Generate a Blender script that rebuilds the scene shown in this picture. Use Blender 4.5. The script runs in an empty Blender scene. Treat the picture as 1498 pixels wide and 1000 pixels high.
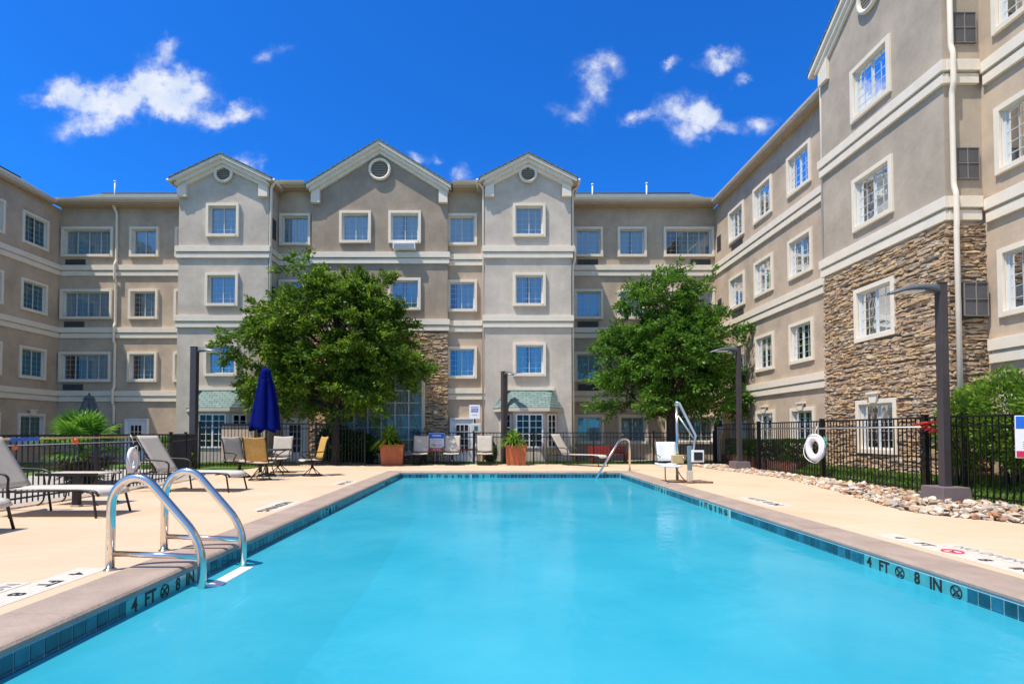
import bpy, bmesh, math, random
import numpy as np
from mathutils import Vector, Matrix
R = math.radians
rnd = random.Random(7)
scene = bpy.context.scene
COL = scene.collection

# ------------------------------------------------------------------ camera
cam_d = bpy.data.cameras.new('camera'); cam = bpy.data.objects.new('camera', cam_d); COL.objects.link(cam)
cam.location = (0, 0, 1.2); cam.rotation_euler = (R(91.5), 0, 0)
cam_d.sensor_width = 36; cam_d.lens = 775 * 36 / 1498
cam_d.shift_x = 29 / 1498; cam_d.shift_y = 111.7 / 1498
cam_d.clip_start = 0.05; cam_d.clip_end = 3000
scene.camera = cam

# ------------------------------------------------------------------ light
SUN = Vector((-2.7, -1.8, 6.7)).normalized()
elev = math.asin(SUN.z); azim = math.atan2(SUN.x, SUN.y)
sd = bpy.data.lights.new('sun', 'SUN'); sd.energy = 4.8; sd.angle = R(0.53); sd.color = (1.0, 0.945, 0.865)
so = bpy.data.objects.new('sun', sd); COL.objects.link(so)
so.rotation_euler = SUN.to_track_quat('Z', 'Y').to_euler(); so.location = SUN * 60
scene.view_settings.view_transform = 'Standard'; scene.view_settings.look = 'None'
scene.view_settings.gamma = 1; scene.view_settings.exposure = 0.2
scene.cycles.max_bounces = 8; scene.cycles.transparent_max_bounces = 16

world = bpy.data.worlds.new('World'); scene.world = world; world.use_nodes = True
WT = world.node_tree; WT.nodes.clear()
def wn(t, **k):
    n = WT.nodes.new(t)
    for a, b in k.items(): setattr(n, a, b)
    return n
def wl(a, b): WT.links.new(a, b)
def wmath(op, a, b=None, clamp=False):
    n = wn('ShaderNodeMath', operation=op); n.use_clamp = clamp
    for i, v in enumerate((a, b)):
        if v is None: continue
        if isinstance(v, (int, float)): n.inputs[i].default_value = v
        else: wl(v, n.inputs[i])
    return n.outputs[0]
sky = wn('ShaderNodeTexSky', sky_type='NISHITA'); sky.sun_disc = False
sky.sun_elevation = elev; sky.sun_rotation = azim; sky.air_density = 1.0; sky.dust_density = 0.4; sky.ozone_density = 2.5
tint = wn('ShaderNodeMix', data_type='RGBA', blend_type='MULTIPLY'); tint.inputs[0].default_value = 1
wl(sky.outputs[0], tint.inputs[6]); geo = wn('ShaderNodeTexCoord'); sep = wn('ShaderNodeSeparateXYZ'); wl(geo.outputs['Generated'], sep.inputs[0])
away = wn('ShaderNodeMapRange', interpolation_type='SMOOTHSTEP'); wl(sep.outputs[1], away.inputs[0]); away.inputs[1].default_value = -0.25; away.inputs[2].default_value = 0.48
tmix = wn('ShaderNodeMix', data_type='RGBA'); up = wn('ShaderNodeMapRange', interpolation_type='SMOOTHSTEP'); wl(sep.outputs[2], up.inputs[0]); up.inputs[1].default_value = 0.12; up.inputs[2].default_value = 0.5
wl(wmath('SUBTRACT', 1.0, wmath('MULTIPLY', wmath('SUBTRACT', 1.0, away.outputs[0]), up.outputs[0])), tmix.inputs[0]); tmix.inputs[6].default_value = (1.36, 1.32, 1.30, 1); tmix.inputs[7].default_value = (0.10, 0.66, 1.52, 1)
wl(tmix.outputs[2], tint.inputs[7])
yy = wmath('MAXIMUM', sep.outputs[1], 0.02)
ca = wmath('DIVIDE', sep.outputs[0], yy); cb = wmath('DIVIDE', sep.outputs[2], yy)
comb = wn('ShaderNodeCombineXYZ'); wl(ca, comb.inputs[0]); wl(cb, comb.inputs[1])
nz = wn('ShaderNodeTexNoise'); nz.inputs['Scale'].default_value = 9; nz.inputs['Detail'].default_value = 7; nz.inputs['Roughness'].default_value = 0.62
wl(comb.outputs[0], nz.inputs['Vector'])
wv = wn('ShaderNodeVectorMath', operation='MULTIPLY_ADD'); wl(nz.outputs['Color'], wv.inputs[0])
wv.inputs[1].default_value = (0.13, 0.13, 0); 
sub = wn('ShaderNodeVectorMath', operation='SUBTRACT'); wl(comb.outputs[0], sub.inputs[0]); sub.inputs[1].default_value = (0.065, 0.065, 0)
wl(sub.outputs[0], wv.inputs[2])
CLOUDS = [  # direction (x/y, z/y), radii, density
 (-.84,.645,.07,.055,1.0),(-.77,.63,.09,.07,1.0),(-.70,.63,.10,.07,1.0),(-.64,.665,.09,.08,1.15),(-.58,.635,.10,.075,1.0),(-.52,.60,.06,.04,.8),(-.475,.615,.045,.03,.7),
 (-.80,.575,.10,.035,.7),(-.62,.735,.05,.03,.7),(-.42,.72,.05,.03,.55),
 (.17,.70,.055,.045,.72),(.23,.71,.055,.045,.78),(.19,.65,.055,.05,.9),(.155,.60,.06,.035,.65),
 (.36,.615,.095,.055,1.15),(.42,.60,.06,.05,1.0),(.38,.565,.06,.03,.7),(.43,.705,.06,.032,.95),(.51,.585,.07,.035,.95),(.345,.70,.032,.022,.9),
 (.27,.61,.035,.022,.8),(.475,.665,.03,.025,.75),(-.07,.49,.05,.035,.75),(-.155,.535,.03,.02,.65),(-.115,.525,.024,.018,.6),(-.47,.51,.045,.035,.85),(-.60,.52,.03,.04,.15)]
acc = None
for cx_, cy_, rx, ry, w in CLOUDS:
    s1 = wn('ShaderNodeVectorMath', operation='SUBTRACT'); wl(wv.outputs[0], s1.inputs[0]); s1.inputs[1].default_value = (cx_, cy_, 0)
    s2 = wn('ShaderNodeVectorMath', operation='MULTIPLY'); wl(s1.outputs[0], s2.inputs[0]); s2.inputs[1].default_value = (1.0/rx, 1.0/ry, 0)
    s3 = wn('ShaderNodeVectorMath', operation='LENGTH'); wl(s2.outputs[0], s3.inputs[0])
    v = wmath('MULTIPLY', wmath('SUBTRACT', 1.0, s3.outputs['Value'], True), w)
    acc = v if acc is None else wmath('ADD', acc, v)
nz2 = wn('ShaderNodeTexNoise'); nz2.inputs['Scale'].default_value = 22; nz2.inputs['Detail'].default_value = 8; nz2.inputs['Roughness'].default_value = 0.6
wl(comb.outputs[0], nz2.inputs['Vector'])
fld = wmath('MULTIPLY', acc, wmath('ADD', -0.6, wmath('MULTIPLY', nz2.outputs[0], 3.4)))
mr = wn('ShaderNodeMapRange', interpolation_type='SMOOTHERSTEP'); wl(fld, mr.inputs[0])
mr.inputs[1].default_value = 0.10; mr.inputs[2].default_value = 1.55; mr.inputs[3].default_value = 0; mr.inputs[4].default_value = 0.93
front = wmath('GREATER_THAN', sep.outputs[1], 0.1)
cm = wmath('MULTIPLY', mr.outputs[0], front)
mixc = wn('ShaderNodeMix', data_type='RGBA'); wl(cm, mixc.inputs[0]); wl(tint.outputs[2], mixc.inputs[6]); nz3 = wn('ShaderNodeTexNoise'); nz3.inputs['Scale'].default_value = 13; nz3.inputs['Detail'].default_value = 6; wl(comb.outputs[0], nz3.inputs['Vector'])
cc = wn('ShaderNodeMapRange'); wl(nz3.outputs[0], cc.inputs[0]); cc.inputs[1].default_value = .38; cc.inputs[2].default_value = .62
cmx = wn('ShaderNodeMix', data_type='RGBA'); wl(cc.outputs[0], cmx.inputs[0]); cmx.inputs[6].default_value = (4.6, 5.3, 6.5, 1); cmx.inputs[7].default_value = (6.4, 6.5, 6.8, 1); wl(cmx.outputs[2], mixc.inputs[7])
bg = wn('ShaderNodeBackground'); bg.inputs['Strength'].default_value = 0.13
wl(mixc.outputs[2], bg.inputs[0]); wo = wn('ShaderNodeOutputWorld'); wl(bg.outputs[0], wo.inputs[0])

# ------------------------------------------------------------------ materials
class NT:
    def __init__(s, name):
        s.m = bpy.data.materials.new(name); s.m.use_nodes = True; s.t = s.m.node_tree; s.t.nodes.clear()
        s.out = s.t.nodes.new('ShaderNodeOutputMaterial')
    def n(s, t, **k):
        n = s.t.nodes.new(t)
        for a, b in k.items(): setattr(n, a, b)
        return n
    def l(s, a, b): s.t.links.new(a, b)
def ramp_mix(N, fac, c1, c2):
    m = N.n('ShaderNodeMix', data_type='RGBA'); N.l(fac, m.inputs[0]); 
    for i, c in ((6, c1), (7, c2)):
        if isinstance(c, tuple): m.inputs[i].default_value = (*c, 1)
        else: N.l(c, m.inputs[i])
    return m.outputs[2]
def noise(N, scale, detail=4, rough=.6, vec=None, sc=None):
    t = N.n('ShaderNodeTexCoord'); n = N.n('ShaderNodeTexNoise'); n.inputs['Scale'].default_value = scale
    n.inputs['Detail'].default_value = detail; n.inputs['Roughness'].default_value = rough
    src = t.outputs['Object']
    if sc:
        mp = N.n('ShaderNodeMapping'); mp.inputs['Scale'].default_value = sc; N.l(src, mp.inputs[0]); src = mp.outputs[0]
    N.l(src, n.inputs['Vector']); return n.outputs[0]
def rng(N, v, a, b, c=0., d=1.):
    m = N.n('ShaderNodeMapRange'); N.l(v, m.inputs[0])
    for i, x in enumerate((a, b, c, d)): m.inputs[i+1].default_value = x
    return m.outputs[0]
MATS = {}
def mat(name, col, rough=.6, metal=0., var=.12, vscale=3., bump=0., bscale=60., spec=.5, island=0., vsc=None):
    if name in MATS: return MATS[name]
    N = NT(name); p = N.n('ShaderNodeBsdfPrincipled'); p.inputs['Roughness'].default_value = rough
    p.inputs['Metallic'].default_value = metal; p.inputs['Specular IOR Level'].default_value = spec
    lo = tuple(c*(1-var) for c in col); hi = tuple(min(1, c*(1+var)) for c in col)
    c = ramp_mix(N, rng(N, noise(N, vscale, 5, .65, sc=vsc), .3, .7), lo, hi)
    if island:
        g = N.n('ShaderNodeNewGeometry'); h = N.n('ShaderNodeHueSaturation')
        N.l(rng(N, g.outputs['Random Per Island'], 0, 1, 1-island, 1+island), h.inputs['Value']); N.l(c, h.inputs['Color']); c = h.outputs[0]
    N.l(c, p.inputs['Base Color'])
    if bump:
        b = N.n('ShaderNodeBump'); b.inputs['Strength'].default_value = bump; b.inputs['Distance'].default_value = .01
        N.l(noise(N, bscale, 4, .6), b.inputs['Height']); N.l(b.outputs[0], p.inputs['Normal'])
    N.l(p.outputs[0], N.out.inputs[0]); MATS[name] = N.m; return N.m
def stucco(name, col):
    N = NT(name); p = N.n('ShaderNodeBsdfPrincipled'); p.inputs['Roughness'].default_value = .92; p.inputs['Specular IOR Level'].default_value = .2
    a = ramp_mix(N, rng(N, noise(N, .9, 6, .7), .35, .65), tuple(c*.80 for c in col), tuple(c*1.10 for c in col))
    st = rng(N, noise(N, 1.3, 5, .7, sc=(2.5, 2.5, .35)), .54, .76, 0, .42)       # faint rain streaks
    a = ramp_mix(N, st, a, tuple(c*.72 for c in col))
    N.l(a, p.inputs['Base Color'])
    b = N.n('ShaderNodeBump'); b.inputs['Strength'].default_value = .5; b.inputs['Distance'].default_value = .008
    N.l(noise(N, 55, 5, .7), b.inputs['Height']); N.l(b.outputs[0], p.inputs['Normal'])
    N.l(p.outputs[0], N.out.inputs[0]); MATS[name] = N.m; return N.m
S_BEIGE = stucco('stucco_beige', (.54, .42, .305))
S_LIGHT = stucco('stucco_grey_beige', (.60, .515, .42))
S_TAUPE = stucco('stucco_taupe', (.385, .30, .222))
S_TOWER = stucco('stucco_tower', (.48, .395, .30))
TRIM = mat('cream_trim', (.80, .70, .56), .75, var=.06, bump=.15, bscale=80)
FASCIA = mat('fascia_paint', (.46, .34, .225), .6, var=.08)
WHITE = mat('white_paint', (.80, .80, .79), .45, var=.04)
VINYL = mat('off_white_vinyl', (.60, .62, .61), .5, var=.05)
DARKM = mat('dark_bronze_metal', (.035, .028, .026), .4, .35, var=.25)
BLACKM = mat('black_fence_metal', (.012, .012, .013), .38, .2, var=.3)
LAMPM = mat('lamp_post_bronze', (.075, .062, .064), .45, .2, var=.12)
STEEL = mat('polished_steel', (.74, .70, .64), .14, 1., var=.04, vscale=20)
SLING = mat('beige_sling_mesh', (.52, .46, .375), .85, var=.08, vscale=8, bump=.4, bscale=300)
SEATW = mat('white_lounger_sling', (.58, .53, .46), .8, var=.06, vscale=8, bump=.3, bscale=300)
BACKLIT_SLING = mat('backlit_amber_sling', (.52, .30, .07), .8, var=.2, vscale=18, bump=.4, bscale=250)  # beige sling with sunlight shining through it painted in as amber
TERRA = mat('terracotta', (.46, .115, .032), .55, var=.22, vscale=4)
CONC = mat('concrete', (.42, .39, .35), .9, var=.14, bump=.3)
PLAST = mat('white_plastic', (.82, .82, .84), .35, var=.03)
LOUV = mat('grey_louvre', (.10, .095, .095), .6, var=.15)
LOUVT = mat('taupe_louvre', (.26, .23, .195), .6, var=.1)
CURT = mat('sheer_curtain', (.60, .65, .66), .9, var=.12, vscale=5, vsc=(5, 5, .25))
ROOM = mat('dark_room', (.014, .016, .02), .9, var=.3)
BARK = mat('bark', (.055, .040, .030), .95, var=.4, vscale=12, bump=1, bscale=40, vsc=(1, 1, .3))
SOIL = mat('mulch', (.07, .045, .03), 1, var=.4, vscale=30, bump=1)
BRICK = mat('brick_red', (.20, .075, .05), .9, var=.3, vscale=20, island=.25, bump=.5)
REDP = mat('red_painted_wood', (.30, .028, .018), .5, var=.2)
NAVY = mat('navy_canvas', (.0008, .006, .11), .85, var=.3, vscale=4, spec=.08)
GREYC = mat('grey_canvas', (.10, .12, .13), .85, var=.15)
ORANGE = mat('orange_plastic', (.85, .13, .02), .4)
REDPL = mat('red_plastic', (.72, .03, .015), .4)
BLUEP = mat('blue_print', (.015, .14, .62), .5, var=.03)
REDPR = mat('red_print', (.62, .02, .08), .5, var=.03)
NAVYP = mat('dark_blue_print', (.03, .045, .36), .5, var=.03)
BLACKP = mat('black_print', (.015, .015, .015), .6, var=.1)
GREYP = mat('grey_print', (.25, .24, .24), .7, var=.1)
WPAINT = mat('worn_white_deck_paint', (.58, .52, .44), .8, var=.14, vscale=22)
TEALT = mat('teal_depth_tile', (.07, .36, .37), .18, var=.12, vscale=9)
TANB = mat('tan_box', (.52, .38, .17), .6)
GREENPL = mat('teal_rope', (.02, .30, .24), .6)
ROCK = mat('river_rock', (.52, .40, .29), .85, var=.30, vscale=5, bump=.6, bscale=25, island=.42)

def shingle_mat(name, c1, c2):
    N = NT(name); p = N.n('ShaderNodeBsdfPrincipled'); p.inputs['Roughness'].default_value = .9
    t = N.n('ShaderNodeTexCoord'); b = N.n('ShaderNodeTexBrick'); N.l(t.outputs['UV'], b.inputs['Vector'])
    b.inputs['Scale'].default_value = 1; b.inputs['Brick Width'].default_value = .3; b.inputs['Row Height'].default_value = .13
    b.inputs['Mortar Size'].default_value = .012; b.inputs['Color1'].default_value = (*c1, 1); b.inputs['Color2'].default_value = (*c2, 1)
    b.inputs['Mortar'].default_value = (*[x*.35 for x in c1], 1)
    c = ramp_mix(N, rng(N, noise(N, 14, 4), .3, .7, 0, .5), b.outputs[0], tuple(x*.6 for x in c2))
    N.l(c, p.inputs['Base Color']); bp = N.n('ShaderNodeBump'); bp.inputs['Distance'].default_value = .015; bp.inputs['Strength'].default_value = .8; bp.invert = True
    N.l(b.outputs['Fac'], bp.inputs['Height']); N.l(bp.outputs[0], p.inputs['Normal']); N.l(p.outputs[0], N.out.inputs[0]); return N.m
SH_GREEN = shingle_mat('green_shingles', (.15, .235, .21), (.24, .33, .29))
SH_GREY = shingle_mat('grey_shingles', (.13, .16, .145), (.20, .22, .19))

def stone_mat():
    N = NT('ledgestone'); p = N.n('ShaderNodeBsdfPrincipled'); p.inputs['Roughness'].default_value = .9
    g = N.n('ShaderNodeNewGeometry'); cr = N.n('ShaderNodeValToRGB'); N.l(g.outputs['Random Per Island'], cr.inputs[0])
    e = cr.color_ramp.elements; e[0].color = (.34, .24, .17, 1); e[1].color = (.54, .45, .35, 1)
    for pos, c in ((.2, (.60, .39, .20)), (.4, (.70, .51, .30)), (.55, (.52, .32, .16)), (.7, (.74, .58, .38)), (.85, (.40, .28, .20))):
        x = cr.color_ramp.elements.new(pos); x.color = (*c, 1)
    c = ramp_mix(N, rng(N, noise(N, 9, 5, .7), .42, .8, 0, .5), cr.outputs[0], (.22, .14, .09))
    N.l(c, p.inputs['Base Color']); b = N.n('ShaderNodeBump'); b.inputs['Strength'].default_value = .9; b.inputs['Distance'].default_value = .03
    N.l(noise(N, 22, 5, .7), b.inputs['Height']); N.l(b.outputs[0], p.inputs['Normal']); N.l(p.outputs[0], N.out.inputs[0]); return N.m
STONE = stone_mat()

def glass_mat(name, tint, refl):
    N = NT(name); f = N.n('ShaderNodeFresnel'); f.inputs[0].default_value = 1.5
    tr = N.n('ShaderNodeBsdfTransparent'); tr.inputs[0].default_value = (*tint, 1)
    gl = N.n('ShaderNodeBsdfGlossy'); gl.inputs['Roughness'].default_value = .02; gl.inputs[0].default_value = (1, 1, 1, 1)
    b = N.n('ShaderNodeBump'); b.inputs['Strength'].default_value = .12; b.inputs['Distance'].default_value = .02
    N.l(noise(N, 2.2, 2), b.inputs['Height']); N.l(b.outputs[0], gl.inputs['Normal'])
    a = N.n('ShaderNodeMath', operation='ADD'); N.l(f.outputs[0], a.inputs[0]); a.inputs[1].default_value = refl; a.use_clamp = True
    mx = N.n('ShaderNodeMixShader'); N.l(a.outputs[0], mx.inputs[0]); N.l(tr.outputs[0], mx.inputs[1]); N.l(gl.outputs[0], mx.inputs[2])
    N.l(mx.outputs[0], N.out.inputs[0]); return N.m
GLASS = glass_mat('tinted_window_glass', (.60, .78, .83), .15)
GLASSW = glass_mat('side_window_glass', (.27, .50, .53), .08)
GLASSD = glass_mat('lobby_glass', (.72, .82, .80), .0)
GLASSC = glass_mat('table_glass', (.6, .72, .7), .0)

def water_mat():
    N = NT('pool_water')
    f = N.n('ShaderNodeFresnel'); f.inputs[0].default_value = 1.33
    b = N.n('ShaderNodeBump'); b.inputs['Strength'].default_value = .5; b.inputs['Distance'].default_value = .03
    h = noise(N, 3.4, 5, .55, sc=(1, .7, 1)); N.l(h, b.inputs['Height'])
    gl = N.n('ShaderNodeBsdfGlossy'); gl.inputs['Roughness'].default_value = .03; N.l(b.outputs[0], gl.inputs['Normal'])
    N.l(b.outputs[0], f.inputs['Normal'])
    tr = N.n('ShaderNodeBsdfTransparent'); tr.inputs[0].default_value = (.42, .86, .97, 1)
    df = N.n('ShaderNodeBsdfDiffuse')
    c = ramp_mix(N, rng(N, noise(N, .55, 4, .55), .35, .7), (.035, .40, .53), (.07, .48, .605)); N.l(c, df.inputs[0])
    m1 = N.n('ShaderNodeMixShader'); m1.inputs[0].default_value = .72; N.l(tr.outputs[0], m1.inputs[1]); N.l(df.outputs[0], m1.inputs[2])
    sc = N.n('ShaderNodeMath', operation='MULTIPLY'); N.l(f.outputs[0], sc.inputs[0]); sc.inputs[1].default_value = .6
    m2 = N.n('ShaderNodeMixShader'); N.l(sc.outputs[0], m2.inputs[0]); N.l(m1.outputs[0], m2.inputs[1]); N.l(gl.outputs[0], m2.inputs[2])
    N.l(m2.outputs[0], N.out.inputs[0]); return N.m
WATER = water_mat()
PLASTER = mat('pool_plaster', (.10, .48, .66), .8, var=.06, vscale=1.5)
TILE = mat('blue_pool_tile', (.012, .10, .15), .15, var=.35, vscale=7, island=.4)
GROUT = mat('pale_grout', (.34, .52, .52), .8, var=.1)

def deck_mat():
    N = NT('peach_deck_coating'); p = N.n('ShaderNodeBsdfPrincipled'); p.inputs['Roughness'].default_value = .85; p.inputs['Specular IOR Level'].default_value = .25
    c = ramp_mix(N, rng(N, noise(N, .7, 6, .65), .35, .68), (.585, .42, .275), (.665, .495, .345))
    c = ramp_mix(N, rng(N, noise(N, 2.4, 3, .5, sc=(.5, 1.6, 1)), .66, .74, 0, .5), c, (.60, .33, .14))
    c = ramp_mix(N, rng(N, noise(N, 5.5, 8, .8), .54, .72, 0, .45), c, (.46, .33, .23))
    N.l(c, p.inputs['Base Color']); b = N.n('ShaderNodeBump'); b.inputs['Strength'].default_value = .5; b.inputs['Distance'].default_value = .004
    N.l(noise(N, 120, 4, .7), b.inputs['Height']); N.l(b.outputs[0], p.inputs['Normal']); N.l(p.outputs[0], N.out.inputs[0]); return N.m
DECK = deck_mat()
COPE = mat('coping_concrete', (.36, .275, .22), .8, var=.18, vscale=2.2, bump=.7, bscale=35, spec=.3)
def grass_mat():
    N = NT('lawn_soil'); p = N.n('ShaderNodeBsdfPrincipled'); p.inputs['Roughness'].default_value = .95
    c = ramp_mix(N, rng(N, noise(N, 2, 6, .7), .35, .65), (.06, .12, .018), (.13, .22, .03))
    c = ramp_mix(N, rng(N, noise(N, 60, 3, .7), .4, .7, 0, .6), c, (.05, .085, .015))
    N.l(c, p.inputs['Base Color']); N.l(p.outputs[0], N.out.inputs[0]); return N.m
GRASS = grass_mat()
def leaf_mat(name, c1, c2, tl=.35):
    N = NT(name); g = N.n('ShaderNodeNewGeometry')
    c = ramp_mix(N, g.outputs['Random Per Island'], c1, c2)
    c = ramp_mix(N, rng(N, noise(N, 1.7, 3), .38, .62, 0, .75), c, tuple(x*.75 for x in c1))
    d = N.n('ShaderNodeBsdfPrincipled'); d.inputs['Roughness'].default_value = .42; d.inputs['Specular IOR Level'].default_value = .35; N.l(c, d.inputs['Base Color'])
    t = N.n('ShaderNodeBsdfTranslucent'); h = N.n('ShaderNodeHueSaturation'); h.inputs['Value'].default_value = 1.3; h.inputs['Hue'].default_value = .485; N.l(c, h.inputs['Color']); N.l(h.outputs[0], t.inputs[0])
    mx = N.n('ShaderNodeMixShader'); mx.inputs[0].default_value = tl+.08; N.l(d.outputs[0], mx.inputs[1]); N.l(t.outputs[0], mx.inputs[2]); N.l(mx.outputs[0], N.out.inputs[0]); return N.m
LEAF1 = leaf_mat('elm_leaves', (.05, .135, .012), (.28, .42, .038))
LEAF2 = leaf_mat('oak_leaves', (.042, .13, .014), (.215, .42, .04))
LEAF3 = leaf_mat('shrub_leaves', (.08, .19, .02), (.28, .46, .045))
LEAF4 = leaf_mat('hedge_leaves', (.025, .075, .012), (.07, .17, .025))
PALM = leaf_mat('palm_leaves', (.08, .22, .02), (.20, .44, .05))
PALMD = leaf_mat('dark_cycad_leaves', (.03, .09, .018), (.09, .22, .04))
SPIKY = leaf_mat('lime_grass_leaves', (.14, .28, .02), (.38, .55, .07))
BLADE = leaf_mat('grass_blades', (.10, .20, .02), (.22, .36, .05))
DRY = leaf_mat('dry_fronds', (.10, .07, .03), (.20, .15, .07))

# ------------------------------------------------------------------ mesh builder
class MB:
    def __init__(s): s.v = []; s.f = []; s.mi = []; s.mats = []; s.sm = []; s.uv = {}
    def mid(s, m):
        if m not in s.mats: s.mats.append(m)
        return s.mats.index(m)
    def add(s, vs, fs, m=None, smooth=False):
        o = len(s.v); s.v += [tuple(v) for v in vs]; k = s.mid(m) if m else 0
        for f in fs: s.f.append(tuple(i+o for i in f)); s.mi.append(k); s.sm.append(smooth)
        return s
    def hexa(s, p, m=None):   # 8 points: bottom 4, top 4
        return s.add(p, [(0,3,2,1),(4,5,6,7),(0,1,5,4),(1,2,6,5),(2,3,7,6),(3,0,4,7)], m)
    def box(s, x0, x1, y0, y1, z0, z1, m=None, fn=None):
        p = [(x0,y0,z0),(x1,y0,z0),(x1,y1,z0),(x0,y1,z0),(x0,y0,z1),(x1,y0,z1),(x1,y1,z1),(x0,y1,z1)]
        if fn: p = [fn(*q) for q in p]
        return s.hexa(p, m)
    def tube(s, path, r, m=None, n=8, closed=False, smooth=True):
        P = [Vector(p) for p in path]; L = len(P); rs = r if isinstance(r, (list, tuple)) else [r]*L
        up = None; rings = []
        for i in range(L):
            if closed: t = P[(i+1) % L] - P[i-1]
            else: t = P[min(i+1, L-1)] - P[max(i-1, 0)]
            t.normalize()
            if up is None:
                up = Vector((0,0,1)) if abs(t.z) < .9 else Vector((1,0,0))
            a = (up - t*up.dot(t))
            if a.length < 1e-4: a = t.orthogonal()
            a.normalize(); b = t.cross(a); up = a
            rings.append([P[i] + (a*math.cos(2*math.pi*k/n + .3926) + b*math.sin(2*math.pi*k/n + .3926))*rs[i] for k in range(n)])
        vs = [v for g in rings for v in g]; fs = []
        for i in range(L if closed else L-1):
            j = (i+1) % L
            for k in range(n): fs.append((i*n+k, i*n+(k+1) % n, j*n+(k+1) % n, j*n+k))
        if not closed: fs += [tuple(range(n))[::-1], tuple((L-1)*n+k for k in range(n))]
        return s.add(vs, fs, m, smooth)
    def lathe(s, prof, c=(0,0,0), n=20, m=None, smooth=True, sx=1, sy=1):
        vs = []; L = len(prof)
        for (r, z) in prof:
            for k in range(n):
                a = 2*math.pi*k/n; vs.append((c[0]+r*sx*math.cos(a), c[1]+r*sy*math.sin(a), c[2]+z))
        fs = [(i*n+k, i*n+(k+1) % n, (i+1)*n+(k+1) % n, (i+1)*n+k) for i in range(L-1) for k in range(n)]
        fs += [tuple(range(n))[::-1], tuple((L-1)*n+k for k in range(n))]
        return s.add(vs, fs, m, smooth)
    def prism(s, poly, d0, d1, fn, m=None):  # poly in (u,z)
        n = len(poly); vs = [fn(u, d0, z) for u, z in poly] + [fn(u, d1, z) for u, z in poly]
        fs = [tuple(range(n)), tuple(range(2*n-1, n-1, -1))] + [(k, (k+1) % n, n+(k+1) % n, n+k) for k in range(n)]
        return s.add(vs, fs, m)
    def sheet(s, grid, m=None, smooth=True):
        h = len(grid); w = len(grid[0]); vs = [p for r in grid for p in r]
        return s.add(vs, [(i*w+j, i*w+j+1, (i+1)*w+j+1, (i+1)*w+j) for i in range(h-1) for j in range(w-1)], m, smooth)
    def build(s, name, m=None, parent=None, bevel=0, recalc=True, solid=0, loc=None):
        me = bpy.data.meshes.new(name); me.from_pydata(s.v, [], s.f)
        ms = s.mats or [m]
        for x in ms: me.materials.append(x)
        me.polygons.foreach_set('material_index', s.mi); me.polygons.foreach_set('use_smooth', s.sm)
        if recalc:
            b = bmesh.new(); b.from_mesh(me); bmesh.ops.recalc_face_normals(b, faces=b.faces); b.to_mesh(me); b.free()
        me.update(); o = bpy.data.objects.new(name, me); COL.objects.link(o)
        if parent: o.parent = parent
        if loc: o.location = loc
        if solid:
            q = o.modifiers.new('thickness', 'SOLIDIFY'); q.thickness = solid; q.offset = 0
        if bevel:
            q = o.modifiers.new('bevel', 'BEVEL'); q.width = bevel; q.segments = 2; q.limit_method = 'ANGLE'; q.angle_limit = R(40)
        return o
def thing(name, label, cat, loc=(0,0,0), rz=0, group=None):
    o = bpy.data.objects.new(name, None); COL.objects.link(o); o.empty_display_size = .2
    o.location = loc; o.rotation_euler = (0, 0, rz); o['label'] = label; o['category'] = cat
    if group: o['group'] = group
    return o
def tag(o, label, cat, group=None):
    o['label'] = label; o['category'] = cat
    if group: o['group'] = group
    return o
def struct(o, kind='structure'): o['kind'] = kind; return o
def copy_tree(root, label, loc, rz=0, group=None):
    kids = {}
    for o in COL.objects:
        if o.parent: kids.setdefault(o.parent, []).append(o)
    def rec(o, par):
        c = o.copy(); COL.objects.link(c); c.parent = par
        for k in kids.get(o, []): rec(k, c)
        return c
    r = rec(root, None); r.location = loc; r.rotation_euler = (0, 0, rz); r['label'] = label
    if group: r['group'] = group
    return r
def text_mesh(mb, txt, size, fn, m, depth=.003, align='CENTER', bold=.0, sx=1.0):
    cu = bpy.data.curves.new('lettering', 'FONT'); cu.body = txt; cu.size = size; cu.extrude = depth/2; cu.align_x = align; cu.align_y = 'CENTER'; cu.offset = bold
    cu.resolution_u = 3
    o = bpy.data.objects.new('lettering', cu); COL.objects.link(o)
    bpy.context.view_layer.update()
    me = bpy.data.meshes.new_from_object(o); 
    mb.add([fn(v.co.x*sx, v.co.y, v.co.z + depth/2) for v in me.vertices], [tuple(p.vertices) for p in me.polygons], m)
    bpy.data.objects.remove(o); bpy.data.curves.remove(cu); bpy.data.meshes.remove(me)
def arc(cx, cz, r, a0, a1, n=8): return [(cx + r*math.cos(R(a0+(a1-a0)*k/n)), cz + r*math.sin(R(a0+(a1-a0)*k/n))) for k in range(n+1)]
def fillet(pts, r, n=6):  # rounded polyline in 3D
    P = [Vector(p) for p in pts]; out = [P[0]]
    for i in range(1, len(P)-1):
        a = (P[i-1]-P[i]); b = (P[i+1]-P[i]); rr = min(r, a.length*.49, b.length*.49); a.normalize(); b.normalize()
        s, e = P[i]+a*rr, P[i]+b*rr
        for k in range(n+1):
            t = k/n; out.append(s*(1-t)**2 + P[i]*2*t*(1-t) + e*t*t)
    out.append(P[-1]); return out

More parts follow.
